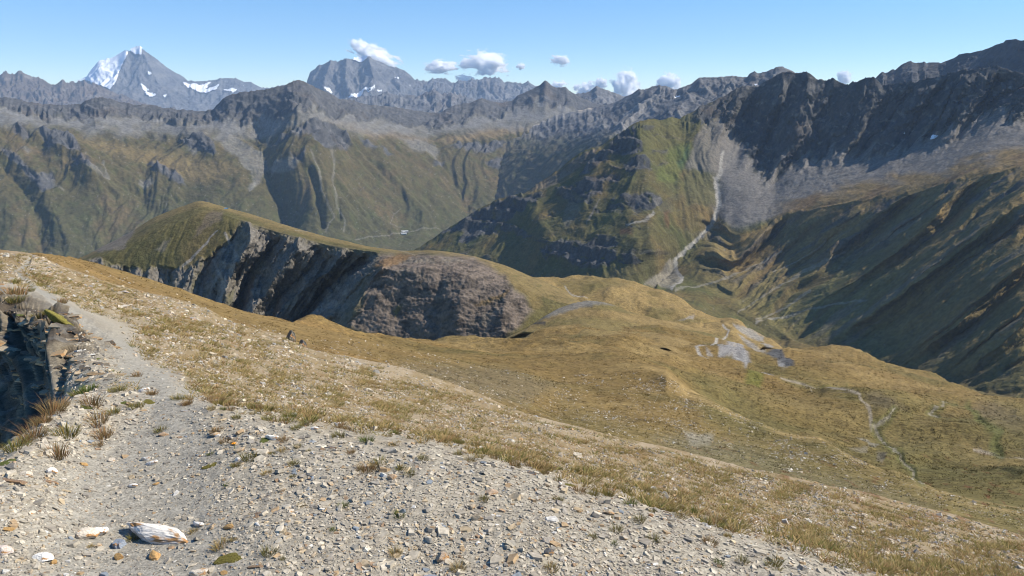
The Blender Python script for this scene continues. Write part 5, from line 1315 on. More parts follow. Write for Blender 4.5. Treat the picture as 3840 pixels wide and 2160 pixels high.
def slab_mesh(name, seed, mat, sides=8, thick=0.12, layers=2):
    """a broken plate of slate about 1 m long"""
    rr = random.Random(seed)
    bm = bmesh.new()
    ang = sorted(rr.uniform(0, 2 * math.pi) for _ in range(sides))
    asp = rr.uniform(0.35, 0.7)
    base = [(math.cos(a) * rr.uniform(0.36, 0.55), math.sin(a) * asp * rr.uniform(0.36, 0.55)) for a in ang]
    rings = []
    for l in range(layers + 1):
        s = 1 - 0.07 * l * rr.uniform(0.3, 1.6); ox, oy = rr.uniform(-.02, .02), rr.uniform(-.02, .02)
        rings.append([bm.verts.new((x * s + ox, y * s + oy, (l / layers - 0.5) * thick + rr.uniform(-.015, .015))) for x, y in base])
    for a, b in zip(rings[:-1], rings[1:]):
        for i in range(sides):
            j = (i + 1) % sides
            bm.faces.new((a[i], a[j], b[j], b[i]))
    bm.faces.new(rings[-1]); bm.faces.new(rings[0][::-1])
    me = bpy.data.meshes.new(name)
    bm.to_mesh(me); bm.free(); me.materials.append(mat)
    return me


ROCKS = [rock_mesh('stone', 900 + i, mat_stone) for i in range(9)]
QUARTZ = [rock_mesh('quartz_stone', 930 + i, mat_quartz, cuts=11) for i in range(4)]
SLABS = [slab_mesh('slate_plate', 960 + i, mat_slate) for i in range(9)]
MEAN_N = Vector((0, 0, 1))


def put(name, me, px, py, wpx, hk, dk, color, yaw=0.0, tip=(0, 0), sink=0.3, label=None, category=None, group=None, parent=None, at=None):
    """stand a unit mesh where the photo shows it, wpx pixels wide; hk, dk its height and depth in widths"""
    if at is None:
        p, n = ground_at(px, py)
    else:
        p, n = at
    w = wpx / FPX * slant(p)
    o = add(name, me, None, parent=parent, label=label, category=category, group=group)
    o.scale = (w, w * dk, w * hk)
    q = Vector((0, 0, 1)).rotation_difference(Vector((n * 0.7 + np.array([0, 0, 0.3])).tolist()).normalized())
    o.rotation_mode = 'QUATERNION'
    o.rotation_quaternion = q @ Matrix.Rotation(yaw, 3, 'Z').to_quaternion() @ Matrix.Rotation(tip[0], 3, 'X').to_quaternion() @ Matrix.Rotation(tip[1], 3, 'Y').to_quaternion()
    zs = [v.co.z for v in me.vertices]
    hgt = (max(zs) - min(zs)) * w * hk
    o.location = Vector(p.tolist()) + Vector(n.tolist()) * (-min(zs) * w * hk - sink * hgt)
    o.color = (*color, 1)
    return o


WHITE, CREAM, TAN, ORANGE, GREY, DARK, BLUE, BROWN = (0.80, 0.76, 0.68), (0.60, 0.52, 0.41), (0.46, 0.36, 0.24), (0.48, 0.29, 0.11), (0.36, 0.34, 0.30), (0.15, 0.14, 0.13), (0.25, 0.28, 0.32), (0.26, 0.17, 0.10)
quartz_me = rock_mesh('quartz_boulder', 81, mat_quartz, cuts=9, sub=4, rough=0.045, taper=0.85)
put('quartz_boulder', quartz_me, 598, 2008, 325, 0.21, 0.27, (0.72, 0.66, 0.57), yaw=-0.36, tip=(0.1, 0.05), sink=0.4, label='long white quartz boulder with rusty stains at the lower edge of the path', category='boulder')
named = [
    ('stone', QUARTZ[0], 368, 1997, 56, .6, .8, WHITE, 'rounded white stone just left of the long quartz boulder', .2),
    ('stone', QUARTZ[1], 318, 2006, 70, .45, .7, CREAM, 'cream stone with rust veins beside the rounded white stone', .3),
    ('slate_stone', SLABS[0], 440, 2040, 74, 1.6, .9, BLUE, 'blue-grey slate wedge tilted over a dark hollow below the quartz boulder', -.3),
    ('stone', ROCKS[0], 582, 2085, 80, .25, .45, ORANGE, 'flat ochre slab half sunk in gravel below the quartz boulder', -.9),
    ('stone', ROCKS[1], 443, 2090, 26, .9, .9, ORANGE, 'small ochre cube of stone under the blue-grey slate wedge', .4),
    ('stone', QUARTZ[2], 158, 2092, 58, .5, .7, WHITE, 'white and orange stone alone in the gravel near the bottom left', .1),
    ('stone', ROCKS[2], 196, 2106, 22, .8, .8, ORANGE, 'small orange stone touching the white and orange stone', .1),
    ('stone', QUARTZ[3], 752, 2158, 58, .6, .8, CREAM, 'pale cream stone cut by the bottom edge of the picture', .1),
    ('stone', ROCKS[3], 842, 2146, 32, .25, .6, ORANGE, 'flat orange stone beside the pale cream stone at the bottom', -.4),
    ('slate_stone', SLABS[1], 955, 2128, 66, .55, .5, BROWN, 'long brown slate blade lying below the yellow moss cushion', -.35),
    ('stone', ROCKS[4], 1655, 2100, 52, .75, .8, (0.40, 0.30, 0.21), 'brown and white faceted stone standing alone in the centre gravel', .5),
    ('slate_stone', SLABS[2], 1615, 2157, 66, .4, .6, BLUE, 'blue slate plate cut by the bottom edge near the faceted brown stone', .1),
    ('stone', QUARTZ[0], 743, 1965, 52, .35, .4, WHITE, 'thin white sliver of quartz above the right end of the boulder', -.7),
    ('stone', QUARTZ[1], 858, 1978, 46, .35, .5, ORANGE, 'flat orange and white stone right of the quartz boulder', -.15),
    ('stone', QUARTZ[2], 965, 1978, 30, .4, .4, WHITE, 'short white finger of quartz farther right of the boulder', -.9),
    ('stone', QUARTZ[3], 1022, 1643, 46, .5, .6, WHITE, 'long white stone with a dark underside at the grass edge', -.1),
    ('stone', QUARTZ[0], 1268, 1602, 22, .9, .9, WHITE, 'bright white block among the grass above the gravel', .2),
    ('stone', QUARTZ[1], 1180, 1613, 34, .4, .5, WHITE, 'narrow white stone left of the bright white block', -.5),
    ('stone', ROCKS[5], 804, 1626, 36, .5, .6, TAN, 'tan stone with dark left end beside the path edge', .1),
    ('slate_stone', SLABS[3], 925, 1633, 50, .5, .6, GREY, 'bluish grey plate half hidden in tufts at the gravel edge', -.2),
    ('slate_stone', SLABS[4], 1238, 1669, 50, .7, .5, DARK, 'dark slate plates sticking out of the gravel right of the tufts', -.2),
    ('stone', QUARTZ[2], 893, 1724, 22, .9, .9, WHITE, 'white pebble next to the bushy tuft near the orange flower', .2),
    ('stone', ROCKS[6], 905, 1690, 36, .5, .6, TAN, 'tan stone just above the white pebble near the orange flower', .6),
    ('stone', QUARTZ[3], 1174, 1693, 16, .8, .9, WHITE, 'tiny bright white pebble below the dark slate plates', .1),
    ('stone', ROCKS[7], 1473, 1800, 34, .7, .7, (0.52, 0.36, 0.22), 'orange-pink stone in front of the dark elongated tuft', .3),
    ('stone', ROCKS[8], 1770, 1903, 34, .5, .8, TAN, 'rounded tan stone on the right part of the gravel', .1),
    ('stone', ROCKS[0], 1803, 1904, 28, .5, .6, DARK, 'dark brown stone touching the rounded tan stone', .1),
    ('stone', ROCKS[1], 1788, 1950, 40, .7, .7, TAN, 'ochre lump with a deep shadow on its left side', .4),
    ('stone', ROCKS[2], 1840, 1855, 58, .35, .6, (0.5, 0.36, 0.24), 'wide pinkish stone behind a tuft on the right gravel', -.2),
    ('slate_stone', SLABS[5], 1865, 1963, 30, .4, .7, WHITE, 'white flat stone right of the ochre lump', .1),
    ('slate_stone', SLABS[6], 1778, 2020, 40, .35, .5, (0.33, 0.21, 0.13), 'rust brown slate chip above a white pebble', 0.),
    ('stone', QUARTZ[1], 1792, 2038, 20, .6, .8, WHITE, 'white pebble under the rust brown slate chip', .1),
    ('stone', ROCKS[3], 2058, 2037, 42, .6, .7, (0.4, 0.35, 0.28), 'grey-tan stone with a black left end', .1),
    ('stone', ROCKS[4], 2052, 2082, 42, .7, .7, DARK, 'dark earthy lump below the grey-tan stone', .2),
    ('stone', QUARTZ[2], 2115, 2105, 30, .6, .8, CREAM, 'cream stone beside the dark earthy lump', .1),
    ('slate_stone', SLABS[7], 2255, 1946, 40, .3, .6, GREY, 'pale grey slate plate lying flat below the brow', -.3),
    ('stone', ROCKS[5], 2280, 1922, 40, .5, .5, TAN, 'tan slab beside a small tuft below the brow', -.4),
    ('stone', ROCKS[6], 2170, 1915, 40, .5, .6, (0.52, 0.38, 0.22), 'broken orange stone high on the right gravel', -.3),
    ('stone', QUARTZ[3], 2366, 1898, 14, 1.0, .9, WHITE, 'small upright white stone on the brow', .1),
    ('stone', ROCKS[7], 2442, 1940, 18, .7, .8, (0.45, 0.25, 0.13), 'reddish stone where the brow meets the grass', .1),
    ('slate_stone', SLABS[8], 2352, 1998, 22, .5, .5, WHITE, 'white chip pointing down slope beside a wide tuft', -.8),
    ('stone', ROCKS[8], 2050, 1822, 40, .35, .45, TAN, 'long tan chip near the top of the right gravel', -.9),
    ('stone', QUARTZ[0], 540, 1462, 34, .6, .8, WHITE, 'white stone on the right shoulder of the path', .1),
    ('stone', ROCKS[0], 507, 1331, 16, .8, .9, CREAM, 'single cream stone on the bare bend of the path', .1),
    ('stone', QUARTZ[1], 190, 1768, 34, .6, .7, WHITE, 'white angular stone on the left verge under the long grass', .2),
    ('stone', QUARTZ[2], 98, 1776, 34, .5, .7, CREAM, 'cream stone at the left verge beside the brown plank of slate', .2),
    ('slate_stone', SLABS[1], 40, 1802, 120, .35, .35, BROWN, 'rust brown slate plank at the left edge of the picture', -.12),
    ('slate_stone', SLABS[2], 182, 1802, 62, .4, .4, BROWN, 'thin brown slate blade right of the slate plank', 0.),
    ('stone', ROCKS[2], 312, 1740, 30, .3, .7, ORANGE, 'flat ochre chip on the left verge of the path', 0.),
    ('stone', QUARTZ[3], 550, 1720, 30, .5, .6, WHITE, 'white stone at the left border of the worn path', .1),
    ('stone', QUARTZ[0], 572, 1737, 38, .5, .6, WHITE, 'larger white stone just below the one at the path border', -.1),
    ('stone', ROCKS[3], 420, 1726, 26, .6, .6, CREAM, 'cream chip left of the two white border stones', .4),
    ('stone', ROCKS[4], 612, 1632, 38, .3, .6, (0.52, 0.36, 0.22), 'pinkish flat stone on the path border under a tuft', -.1),
    ('stone', ROCKS[5], 584, 1812, 20, .4, .8, ORANGE, 'small ochre chip in the middle of the worn path', .1),
    ('stone', QUARTZ[1], 500, 1822, 36, .35, .4, WHITE, 'row of white quartz bits on the worn path', 0.),
    ('stone', ROCKS[6], 34, 1992, 34, .35, .6, ORANGE, 'flat orange chip near the left edge of the gravel', 0.),
    ('stone', QUARTZ[2], 10, 2070, 60, .5, .6, (0.6, 0.5, 0.42), 'pinkish pale stone cut by the left edge of the picture', 0.),
    ('stone', QUARTZ[3], 207, 1394, 20, 1.0, .8, CREAM, 'upright cream block on top of the dark bank', .2),
]
for i, (nm, me, px, py, w, hk, dk, c, lab, yaw) in enumerate(named):
    big = sstep(0, 1, 0)
    thick_fix = 1.0 if nm == 'stone' else 1.0
    put(nm, me, px, py, w * 1.12, hk, dk, c, yaw=yaw + 0.15 * math.sin(i * 2.3), tip=(0.1 * math.sin(i), 0.12 * math.cos(i * 1.7)), sink=0.25 if nm == 'stone' else 0.15, label=lab, category='stone')

# labels that say beside what a small thing lies
LAND = []
for (nm, me, px, py, w, hk, dk, c, lab, yaw) in named:
    short = []
    for wd in lab.split():
        if short and wd in ('just', 'with', 'beside', 'tilted', 'half', 'under', 'alone', 'touching', 'cut', 'lying', 'standing', 'above', 'right', 'farther', 'at', 'among', 'left', 'in', 'near', 'on', 'behind', 'where', 'pointing', 'below', 'next', 'sticking', 'and', 'of', 'high'):
            break
        short.append(wd)
    LAND.append((px, py, ' '.join(short[:4])))
LAND.append((605, 2012, 'long quartz boulder'))
_seen = {}


def place_label(what, px, py):
    d_ = [(math.hypot((px - a) * 1.0, (py - b) * 1.6), a, b, nm_) for a, b, nm_ in LAND]
    dd_, a, b, nm_ = min(d_)
    dx, dy = px - a, py - b
    if abs(dx) > 1.6 * abs(dy):
        rel = 'to the right of' if dx > 0 else 'to the left of'
    else:
        rel = 'in front of' if dy > 0 else 'beyond'
    far = 'close' if dd_ < 70 else ('' if dd_ < 190 else 'well')
    lab = ' '.join(f'{what} {far} {rel} the {nm_}'.split())
    k = _seen.get(lab, 0); _seen[lab] = k + 1
    if k:
        lab = (['', 'second', 'third', 'fourth', 'fifth', 'sixth', 'seventh', 'eighth', 'ninth'] + ['further'] * 40)[k] + ' ' + lab
    return lab


# chips that only differ by kind
P, nn, ri, ci, r = scatter(GND, 150, GRAVELZ * (GND.T < 3.2) * (1 - 0.75 * GTRAIL) * (GND.PX > 0) * (GND.PX < 3300) * (GND.PY < 2150) * (GND.PY > 1600), 501, GN)
kinds = [('slate_stone', SLABS, GREY, 'flat grey slate chip', 'grey slate chips on the gravel', 0.55), ('stone', ROCKS, TAN, 'small tan stone chip', 'tan stone chips on the gravel', 0.5),
         ('stone', QUARTZ, CREAM, 'small pale quartz pebble', 'pale quartz pebbles on the gravel', 0.6), ('slate_stone', SLABS, BLUE, 'small blue-grey slate chip', 'blue slate chips on the gravel', 0.5)]
for i in range(len(P)):
    k = [0, 0, 1, 0, 2, 1, 0, 3][i % 8]
    nm, ms, c, lab, gp, hk = kinds[k]
    f = r.uniform(0.85, 1.15)
    put(nm, ms[int(r.integers(len(ms)))], 0, 0, r.uniform(15, 30), hk * r.uniform(.7, 1.1), r.uniform(.5, .9), tuple(np.clip(np.array(c) * f, 0, .9)), yaw=r.uniform(0, 6.3), tip=(r.normal(0, .12), r.normal(0, .12)), sink=0.22, label=place_label(lab, GND.PX[ri[i], ci[i]], GND.PY[ri[i], ci[i]]), category='stone', group=gp, at=(P[i], nn[i]))

# slate ledges on the left: plates of the bedrock
def ledge(px, py, wpx, color, yaw, tip, k, hk=0.5, dk=0.8):
    p_, n0_ = ground_at(px, py)
    put('slate_plate', SLABS[k % 9], px, py, wpx, hk, dk, color, yaw=yaw, tip=tip, sink=0.25, parent=ground, at=(p_, np.array([-0.12, -0.18, 0.97])))


rr = random.Random(31)
for (x0, y0, x1, y1, n_, w0, w1) in [(0, 1085, 90, 1130, 6, 40, 70), (20, 1140, 160, 1165, 7, 40, 80), (0, 1190, 180, 1215, 9, 50, 90), (180, 1190, 300, 1225, 6, 50, 80), (240, 1192, 305, 1225, 3, 50, 70), (0, 1225, 160, 1250, 7, 50, 90), (60, 1262, 260, 1275, 9, 50, 90), (300, 1245, 370, 1275, 4, 50, 70), (380, 1285, 450, 1310, 4, 50, 80), (220, 1275, 330, 1300, 6, 50, 90), (130, 1300, 260, 1330, 8, 50, 90),
                                     (230, 1350, 440, 1370, 11, 40, 80), (250, 1375, 450, 1395, 10, 40, 80), (180, 1340, 250, 1420, 6, 50, 90), (270, 1400, 420, 1425, 8, 50, 90), (90, 1330, 200, 1380, 7, 60, 100), (40, 1390, 180, 1480, 8, 60, 110), (60, 1480, 160, 1560, 6, 60, 100), (150, 1420, 260, 1470, 6, 50, 90), (0, 1270, 80, 1330, 6, 60, 110)]:
    for i in range(n_):
        t_ = (i + rr.random()) / n_
        dark = rr.random()
        c = TAN if dark < 0.28 else (CREAM if dark < 0.38 else (GREY if dark < 0.7 else DARK))
        ledge(x0 + (x1 - x0) * t_, y0 + (y1 - y0) * t_ + rr.gauss(0, 9), rr.uniform(w0, w1) * .85, tuple(np.array(c) * np.array((1.0, .88, .7)) * rr.uniform(.6, .95)), rr.gauss(-.15, .3), (rr.gauss(0.1, .12), rr.gauss(0.05, .1)), rr.randrange(9), hk=rr.uniform(.35, .8), dk=rr.uniform(.6, 1.1))
for (px, py, w) in [(1962, 1768, 60), (1990, 1776, 50), (2015, 1770, 40), (2500, 1930, 45), (2530, 1936, 40), (1905, 1765, 40), (2640, 1970, 40), (1100, 1560, 40), (1095, 1488, 50), (690, 1540, 40), (150, 1035, 40), (90, 1045, 36)]:
    ledge(px, py, w, tuple(np.array(DARK if w > 42 else GREY) * rr.uniform(.9, 1.3)), rr.gauss(-.2, .2), (rr.gauss(.15, .1), rr.gauss(.1, .1)), rr.randrange(9), hk=.6)

# the outcrop on the far edge of the stony slope and stray rocks
mat_outcrop = tint_mat('lichened_outcrop', 0.3, 9, 0.05)
oc = rock_mesh('outcrop_rock', 501, mat_outcrop, cuts=12, sub=4, rough=0.06, taper=-0.2)
for i, (px, py, w, hk, dk, c, lab) in enumerate([(1088, 1282, 62, .75, .6, (0.15, 0.135, 0.105), 'dark lichened outcrop standing on the far edge of the stony slope'), (1133, 1300, 64, .55, .5, (0.12, 0.11, 0.095), 'lower dark rock leaning against the right of the lichened outcrop'),
                                             (1020, 1250, 26, .4, .5, (0.17, 0.15, 0.12), 'small dark rock left of the lichened outcrop'), (781, 1174, 16, .8, .8, (0.14, 0.15, 0.13), 'lone dark boulder where the stony slope meets brown grass'),
                                             (712, 1318 - 130, 40, .4, .6, (0.3, 0.29, 0.28), 'grey flat boulder on the upper stony slope'), (466, 1102, 40, .35, .5, (0.33, 0.31, 0.3), 'long pale grey boulder near the top of the stony slope'), (470, 1155, 30, .5, .6, (0.45, 0.4, 0.33), 'pale boulder among stones under the top edge')]):
    put('rock', oc if i < 2 else ROCKS[i % 9], px, py, w, hk, dk, c, yaw=-.45 if i < 2 else .2 * i, tip=(0, .25 if i < 2 else 0), sink=.25, label=lab, category='rock')

# ------------------------------------------------------------------ single tufts, cushions, a flower
def tuft_mesh(name, seed, nb=80, lean=0.8, h=0.62, stalks=0):
    r_ = np.random.default_rng(seed)
    V, F, Cc = [], [], []
    for b in range(nb + stalks):
        stalk = b >= nb
        az = r_.uniform(0, 2 * np.pi); rr_ = math.sqrt(r_.random()) * 0.40
        bx, by = math.cos(az) * rr_, math.sin(az) * rr_ * 0.8
        L = h * r_.uniform(0.55, 1.1) * (1.7 if stalk else 1) * (1 - 0.5 * rr_)
        ox, oy = math.cos(az) * lean * L * (0.15 + rr_ * 1.4) + r_.normal(0, .05), math.sin(az) * lean * L * (0.15 + rr_ * 1.4) + r_.normal(0, .05)
        w_ = 0.006 if stalk else r_.uniform(0.007, 0.014)
        sa = r_.uniform(0, np.pi); wx_, wy_ = math.cos(sa) * w_, math.sin(sa) * w_
        i0 = len(V)
        V += [(bx - wx_, by - wy_, -.04), (bx + wx_, by + wy_, -.04), (bx + ox * .45 - wx_ * .8, by + oy * .45 - wy_ * .8, L * .62), (bx + ox * .45 + wx_ * .8, by + oy * .45 + wy_ * .8, L * .62), (bx + ox, by + oy, L)]
        F += [(i0, i0 + 1, i0 + 3, i0 + 2), (i0 + 2, i0 + 3, i0 + 4)]
        k = r_.uniform(.75, 1.25)
        base = np.array((1.25, 1.05, .95)) if stalk or r_.random() < .35 else np.array((.9, 1.0, .9))
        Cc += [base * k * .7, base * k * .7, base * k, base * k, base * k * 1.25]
    me = bpy.data.meshes.new(name)
    me.from_pydata(V, [], F)
    at = me.color_attributes.new('Col', 'FLOAT_COLOR', 'POINT')
    rgba = np.ones((len(V), 4), np.float32); rgba[:, :3] = np.array(Cc)
    at.data.foreach_set('color', rgba.reshape(-1))
    me.materials.append(mat_grass)
    return me


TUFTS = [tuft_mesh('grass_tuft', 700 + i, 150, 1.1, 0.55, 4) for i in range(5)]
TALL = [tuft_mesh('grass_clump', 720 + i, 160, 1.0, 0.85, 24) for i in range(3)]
OLIVE, STRAW, RUSSET, GREEN = (0.21, 0.18, 0.06), (0.33, 0.25, 0.11), (0.28, 0.185, 0.09), (0.13, 0.155, 0.04)
tufts = [(936, 1718, 64, OLIVE, 0), (1102, 1738, 46, OLIVE, 0), (1114, 1666, 32, OLIVE, 0), (1057, 1682, 38, STRAW, 0), (1018, 1695, 24, OLIVE, 0), (844, 1652, 44, RUSSET, 0), (876, 1662, 34, RUSSET, 0), (811, 1616, 52, RUSSET, 0), (998, 1768, 40, STRAW, 0), (883, 1745, 40, OLIVE, 0), (1157, 1682, 24, OLIVE, 0), (1062, 1646, 44, RUSSET, 0), (789, 1700, 24, GREEN, 0), (1097, 1782, 24, OLIVE, 0),
         (1505, 1762, 50, OLIVE, 0), (1535, 1785, 52, OLIVE, 0), (1419, 1735, 70, OLIVE, 0), (1378, 1758, 80, RUSSET, 0), (1588, 1726, 46, OLIVE, 0), (1483, 2080, 62, STRAW, 1), (1715, 2135, 72, STRAW, 1), (1287, 1902, 40, GREEN, 0), (1496, 1942, 50, GREEN, 0), (1815, 1878, 42, OLIVE, 0), (1314, 1688, 40, RUSSET, 0), (1811, 1702, 52, OLIVE, 0), (2093, 1874, 42, OLIVE, 0), (1246, 1997, 32, GREEN, 0), (2066, 2138, 62, STRAW, 0),
         (2310, 1990, 52, OLIVE, 0), (2451, 2030, 58, OLIVE, 0), (2223, 2020, 40, OLIVE, 0), (2305, 2042, 30, GREEN, 0), (2396, 1962, 55, OLIVE, 0), (2287, 1940, 26, OLIVE, 0), (2660, 2042, 60, RUSSET, 0), (2697, 2118, 44, GREEN, 0), (2902, 2125, 72, OLIVE, 0), (2779, 2112, 48, OLIVE, 0),
         (343, 1527, 90, RUSSET, 0), (365, 1595, 92, RUSSET, 0), (330, 1466, 74, GREEN, 0), (293, 1486, 50, OLIVE, 0), (199, 1562, 100, RUSSET, 1), (124, 1642, 105, RUSSET, 1), (62, 1684, 84, OLIVE, 0), (243, 1630, 92, OLIVE, 0), (209, 1710, 92, RUSSET, 0), (388, 1634, 78, RUSSET, 0), (442, 1470, 58, OLIVE, 0), (420, 1557, 54, OLIVE, 0), (509, 1530, 62, OLIVE, 0), (571, 1472, 46, RUSSET, 0), (512, 1405, 42, RUSSET, 0), (601, 1617, 42, OLIVE, 0), (368, 1670, 42, RUSSET, 0), (174, 1590, 60, RUSSET, 1),
         (849, 1812, 24, GREEN, 0), (826, 2052, 62, STRAW, 0), (876, 2032, 30, STRAW, 0), (1008, 2080, 62, OLIVE, 0), (1060, 2105, 24, OLIVE, 1), (722, 1993, 36, STRAW, 0), (1132, 1898, 32, STRAW, 0), (500, 2018, 44, OLIVE, 0), (602, 2022, 24, OLIVE, 0), (340, 2045, 26, STRAW, 0), (150, 1600, 60, RUSSET, 1), (100, 1660, 60, RUSSET, 1), (230, 1536, 70, RUSSET, 1), (60, 1130, 60, OLIVE, 0), (50, 1120, 90, RUSSET, 0), (140, 1185, 46, OLIVE, 0), (180, 1190, 40, OLIVE, 0), (232, 1140, 50, RUSSET, 0), (45, 1055, 50, OLIVE, 0), (110, 1100, 36, OLIVE, 0)]
tl = {(0, OLIVE): ('short olive-brown tuft', 'olive grass tufts in stony ground'), (0, STRAW): ('short straw-coloured tuft', 'straw grass tufts in stony ground'), (0, RUSSET): ('short reddish tuft', 'russet grass tufts in stony ground'), (0, GREEN): ('small green tuft', 'green tufts in stony ground'),
      (1, STRAW): ('tall straw-coloured clump', 'tall straw clumps'), (1, RUSSET): ('tall russet clump', 'tall russet clumps on the bank'), (1, OLIVE): ('narrow stalked dark tuft', 'narrow stalked tuft')}


def put_tuft(px, py, w, c, tall, i, at=None, pix=None):
    ms = TALL if tall else TUFTS
    lab, gp = tl[(tall, c)]
    p, n = at if at is not None else ground_at(px, py)
    o = add('grass_clump' if tall else 'grass_tuft', ms[i % len(ms)], None, label=place_label(lab, *(pix or (px, py))), category='grass tuft', group=gp)
    s = w / FPX * slant(p)
    f = 0.85 + 0.3 * ((i * 0.618) % 1)
    o.scale = (s * (0.8 if tall else 1), s * (0.8 if tall else 1), s * (0.5 if tall else 0.75))
    o.rotation_euler = (0.1 * math.sin(i * 3.1), 0.1 * math.cos(i * 2.1), i * 2.4)
    o.location = p.tolist(); o.color = (c[0] * f, c[1] * f, c[2] * f, 1)
    return o


for i, (px, py, w, c, tall) in enumerate(tufts):
    put_tuft(px, py, w, c, tall, i)
w_ = GVIS * (GND.T > 1.9) * (GND.T < 3.1) * sstep(2.6, 2.1, np.abs(GND.T - 2.35) + 2.0) * (GND.PX > 640) * (GND.PX < 2750) * (GND.PY < 2150)
P, nn, ri, ci, r = scatter(GND, 120, w_, 521, GN)
for i in range(len(P)):
    c = [OLIVE, STRAW, RUSSET, STRAW, OLIVE, RUSSET, GREEN][i % 7]
    put_tuft(0, 0, float(r.uniform(26, 58)), c, 0, i + 3, at=(P[i], nn[i]), pix=(GND.PX[ri[i], ci[i]], GND.PY[ri[i], ci[i]]))

mat_moss, _nt, _b = nodes_of('moss')
_oi = _nt.nodes.new('ShaderNodeObjectInfo'); _tc = _nt.nodes.new('ShaderNodeTexCoord')
_n1 = _nt.nodes.new('ShaderNodeTexNoise'); _n1.inputs['Scale'].default_value = 22; _n1.inputs['Detail'].default_value = 6
_nt.links.new(_tc.outputs['Object'], _n1.inputs['Vector'])
_mr = _nt.nodes.new('ShaderNodeMapRange'); _mr.inputs['From Min'].default_value = .3; _mr.inputs['From Max'].default_value = .7; _mr.inputs['To Min'].default_value = .5; _mr.inputs['To Max'].default_value = 1.4
_nt.links.new(_n1.outputs['Fac'], _mr.inputs['Value'])
_vm = _nt.nodes.new('ShaderNodeVectorMath'); _vm.operation = 'SCALE'
_nt.links.new(_oi.outputs['Color'], _vm.inputs[0]); _nt.links.new(_mr.outputs[0], _vm.inputs['Scale']); _nt.links.new(_vm.outputs[0], _b.inputs['Base Color'])
_bp = _nt.nodes.new('ShaderNodeBump'); _bp.inputs['Distance'].default_value = .02; _bp.inputs['Strength'].default_value = 1
_nt.links.new(_n1.outputs['Fac'], _bp.inputs['Height']); _nt.links.new(_bp.outputs[0], _b.inputs['Normal'])


def moss_mesh(seed):
    bm = bmesh.new()
    bmesh.ops.create_icosphere(bm, subdivisions=4, radius=0.5)
    for v in bm.verts:
        a = math.atan2(v.co.y, v.co.x)
        k = 1 + 0.16 * math.sin(a * 3 + seed) + 0.1 * math.sin(a * 5 + seed * 2.3)
        n_ = float(fbm(np.array(v.co.x * 9 + seed), np.array(v.co.y * 9 + v.co.z * 5), 3, seed))
        v.co = Vector((v.co.x * k, v.co.y * k, v.co.z * (0.8 + 0.5 * n_))) * (1 + 0.06 * n_)
    me = bpy.data.meshes.new('moss_cushion'); bm.to_mesh(me); bm.free()
    me.polygons.foreach_set('use_smooth', np.full(len(me.polygons), True)); me.materials.append(mat_moss)
    return me


MOSS = [moss_mesh(3), moss_mesh(11)]
YEL, LIM = (0.24, 0.21, 0.055), (0.17, 0.195, 0.055)
for i, (px, py, w, c, lab) in enumerate([(858, 2094, 92, YEL, 'yellow-green moss cushion on the gravel above the brown slate blade'), (789, 1742, 52, YEL, 'flat yellow moss cushion right of the worn path'), (752, 1464, 42, LIM, 'lime moss cushion at the top right border of the path'), (238, 1240, 140, YEL, 'large yellow moss mat on the slate ledge'), (112, 1162, 42, YEL, 'small yellow moss cushion on the upper slate ledge'), (60, 1174, 32, LIM, 'round lime moss cushion at the left of the slate ledge'),
                                         (556, 1500, 52, YEL, 'olive moss cushion beside the path above the russet tufts'), (467, 1510, 34, LIM, 'pale lime moss cushion left of the olive one'), (320, 1536, 44, LIM, 'bright green cushion among russet tufts on the left'), (2136, 1814, 52, YEL, 'olive moss cushion on the brow of the gravel'), (20, 1735, 60, LIM, 'green moss patch at the left edge above the slate plank'), (358, 1350, 28, LIM, 'small green moss pad under the ledge by the path'), (988, 1650, 46, LIM, 'green cushion touching the long white stone')]):
    put('moss_cushion', MOSS[i % 2], px, py, w, .24, .6, c, yaw=.4 * i, sink=.52, label=lab, category='moss')

# orange flower
p, n_ = ground_at(880, 1684)
fl = add('flower', None, label='single small orange flower among tufts beside the path', category='flower')
fl.location = p.tolist()
bm = bmesh.new(); bmesh.ops.create_cone(bm, segments=6, radius1=0.0012, radius2=0.001, depth=0.03, cap_ends=True, matrix=Matrix.Translation((0, 0, 0.015)))
me = bpy.data.meshes.new('stem'); bm.to_mesh(me); bm.free(); add('stem', me, plain_mat('stem_green', (0.08, 0.12, 0.03)), parent=fl)
bm = bmesh.new()
for k in range(14):
    a = k / 14 * 2 * math.pi
    q = [(0.002 * math.cos(a), 0.002 * math.sin(a), 0.03), (0.010 * math.cos(a - .16), 0.010 * math.sin(a - .16), 0.034), (0.012 * math.cos(a), 0.012 * math.sin(a), 0.033), (0.010 * math.cos(a + .16), 0.010 * math.sin(a + .16), 0.034)]
    bm.faces.new([bm.verts.new(v) for v in q])
bmesh.ops.create_icosphere(bm, subdivisions=2, radius=0.0035, matrix=Matrix.Translation((0, 0, 0.031)))
me = bpy.data.meshes.new('flower_head'); bm.to_mesh(me); bm.free(); add('flower_head', me, plain_mat('petal_orange', (0.85, 0.36, 0.02)), parent=fl)

# ------------------------------------------------------------------ farm in the valley, tarn on the hill
mat_roof = plain_mat('sheet_roof', (0.52, 0.52, 0.5), .5, .3); mat_wall = plain_mat('plaster_wall', (0.42, 0.39, 0.34)); mat_dark = plain_mat('dark_opening', (0.03, 0.03, 0.035), .4); mat_slateroof = plain_mat('stone_roof', (0.22, 0.215, 0.21))


def box_mesh(name, x0, x1, y0, y1, z0, z1, mat):
    bm = bmesh.new()
    bmesh.ops.create_cube(bm, size=1.0, matrix=Matrix.Translation(((x0 + x1) / 2, (y0 + y1) / 2, (z0 + z1) / 2)) @ Matrix.Diagonal((x1 - x0, y1 - y0, z1 - z0, 1)))
    me = bpy.data.meshes.new(name); bm.to_mesh(me); bm.free(); me.materials.append(mat)
    return me


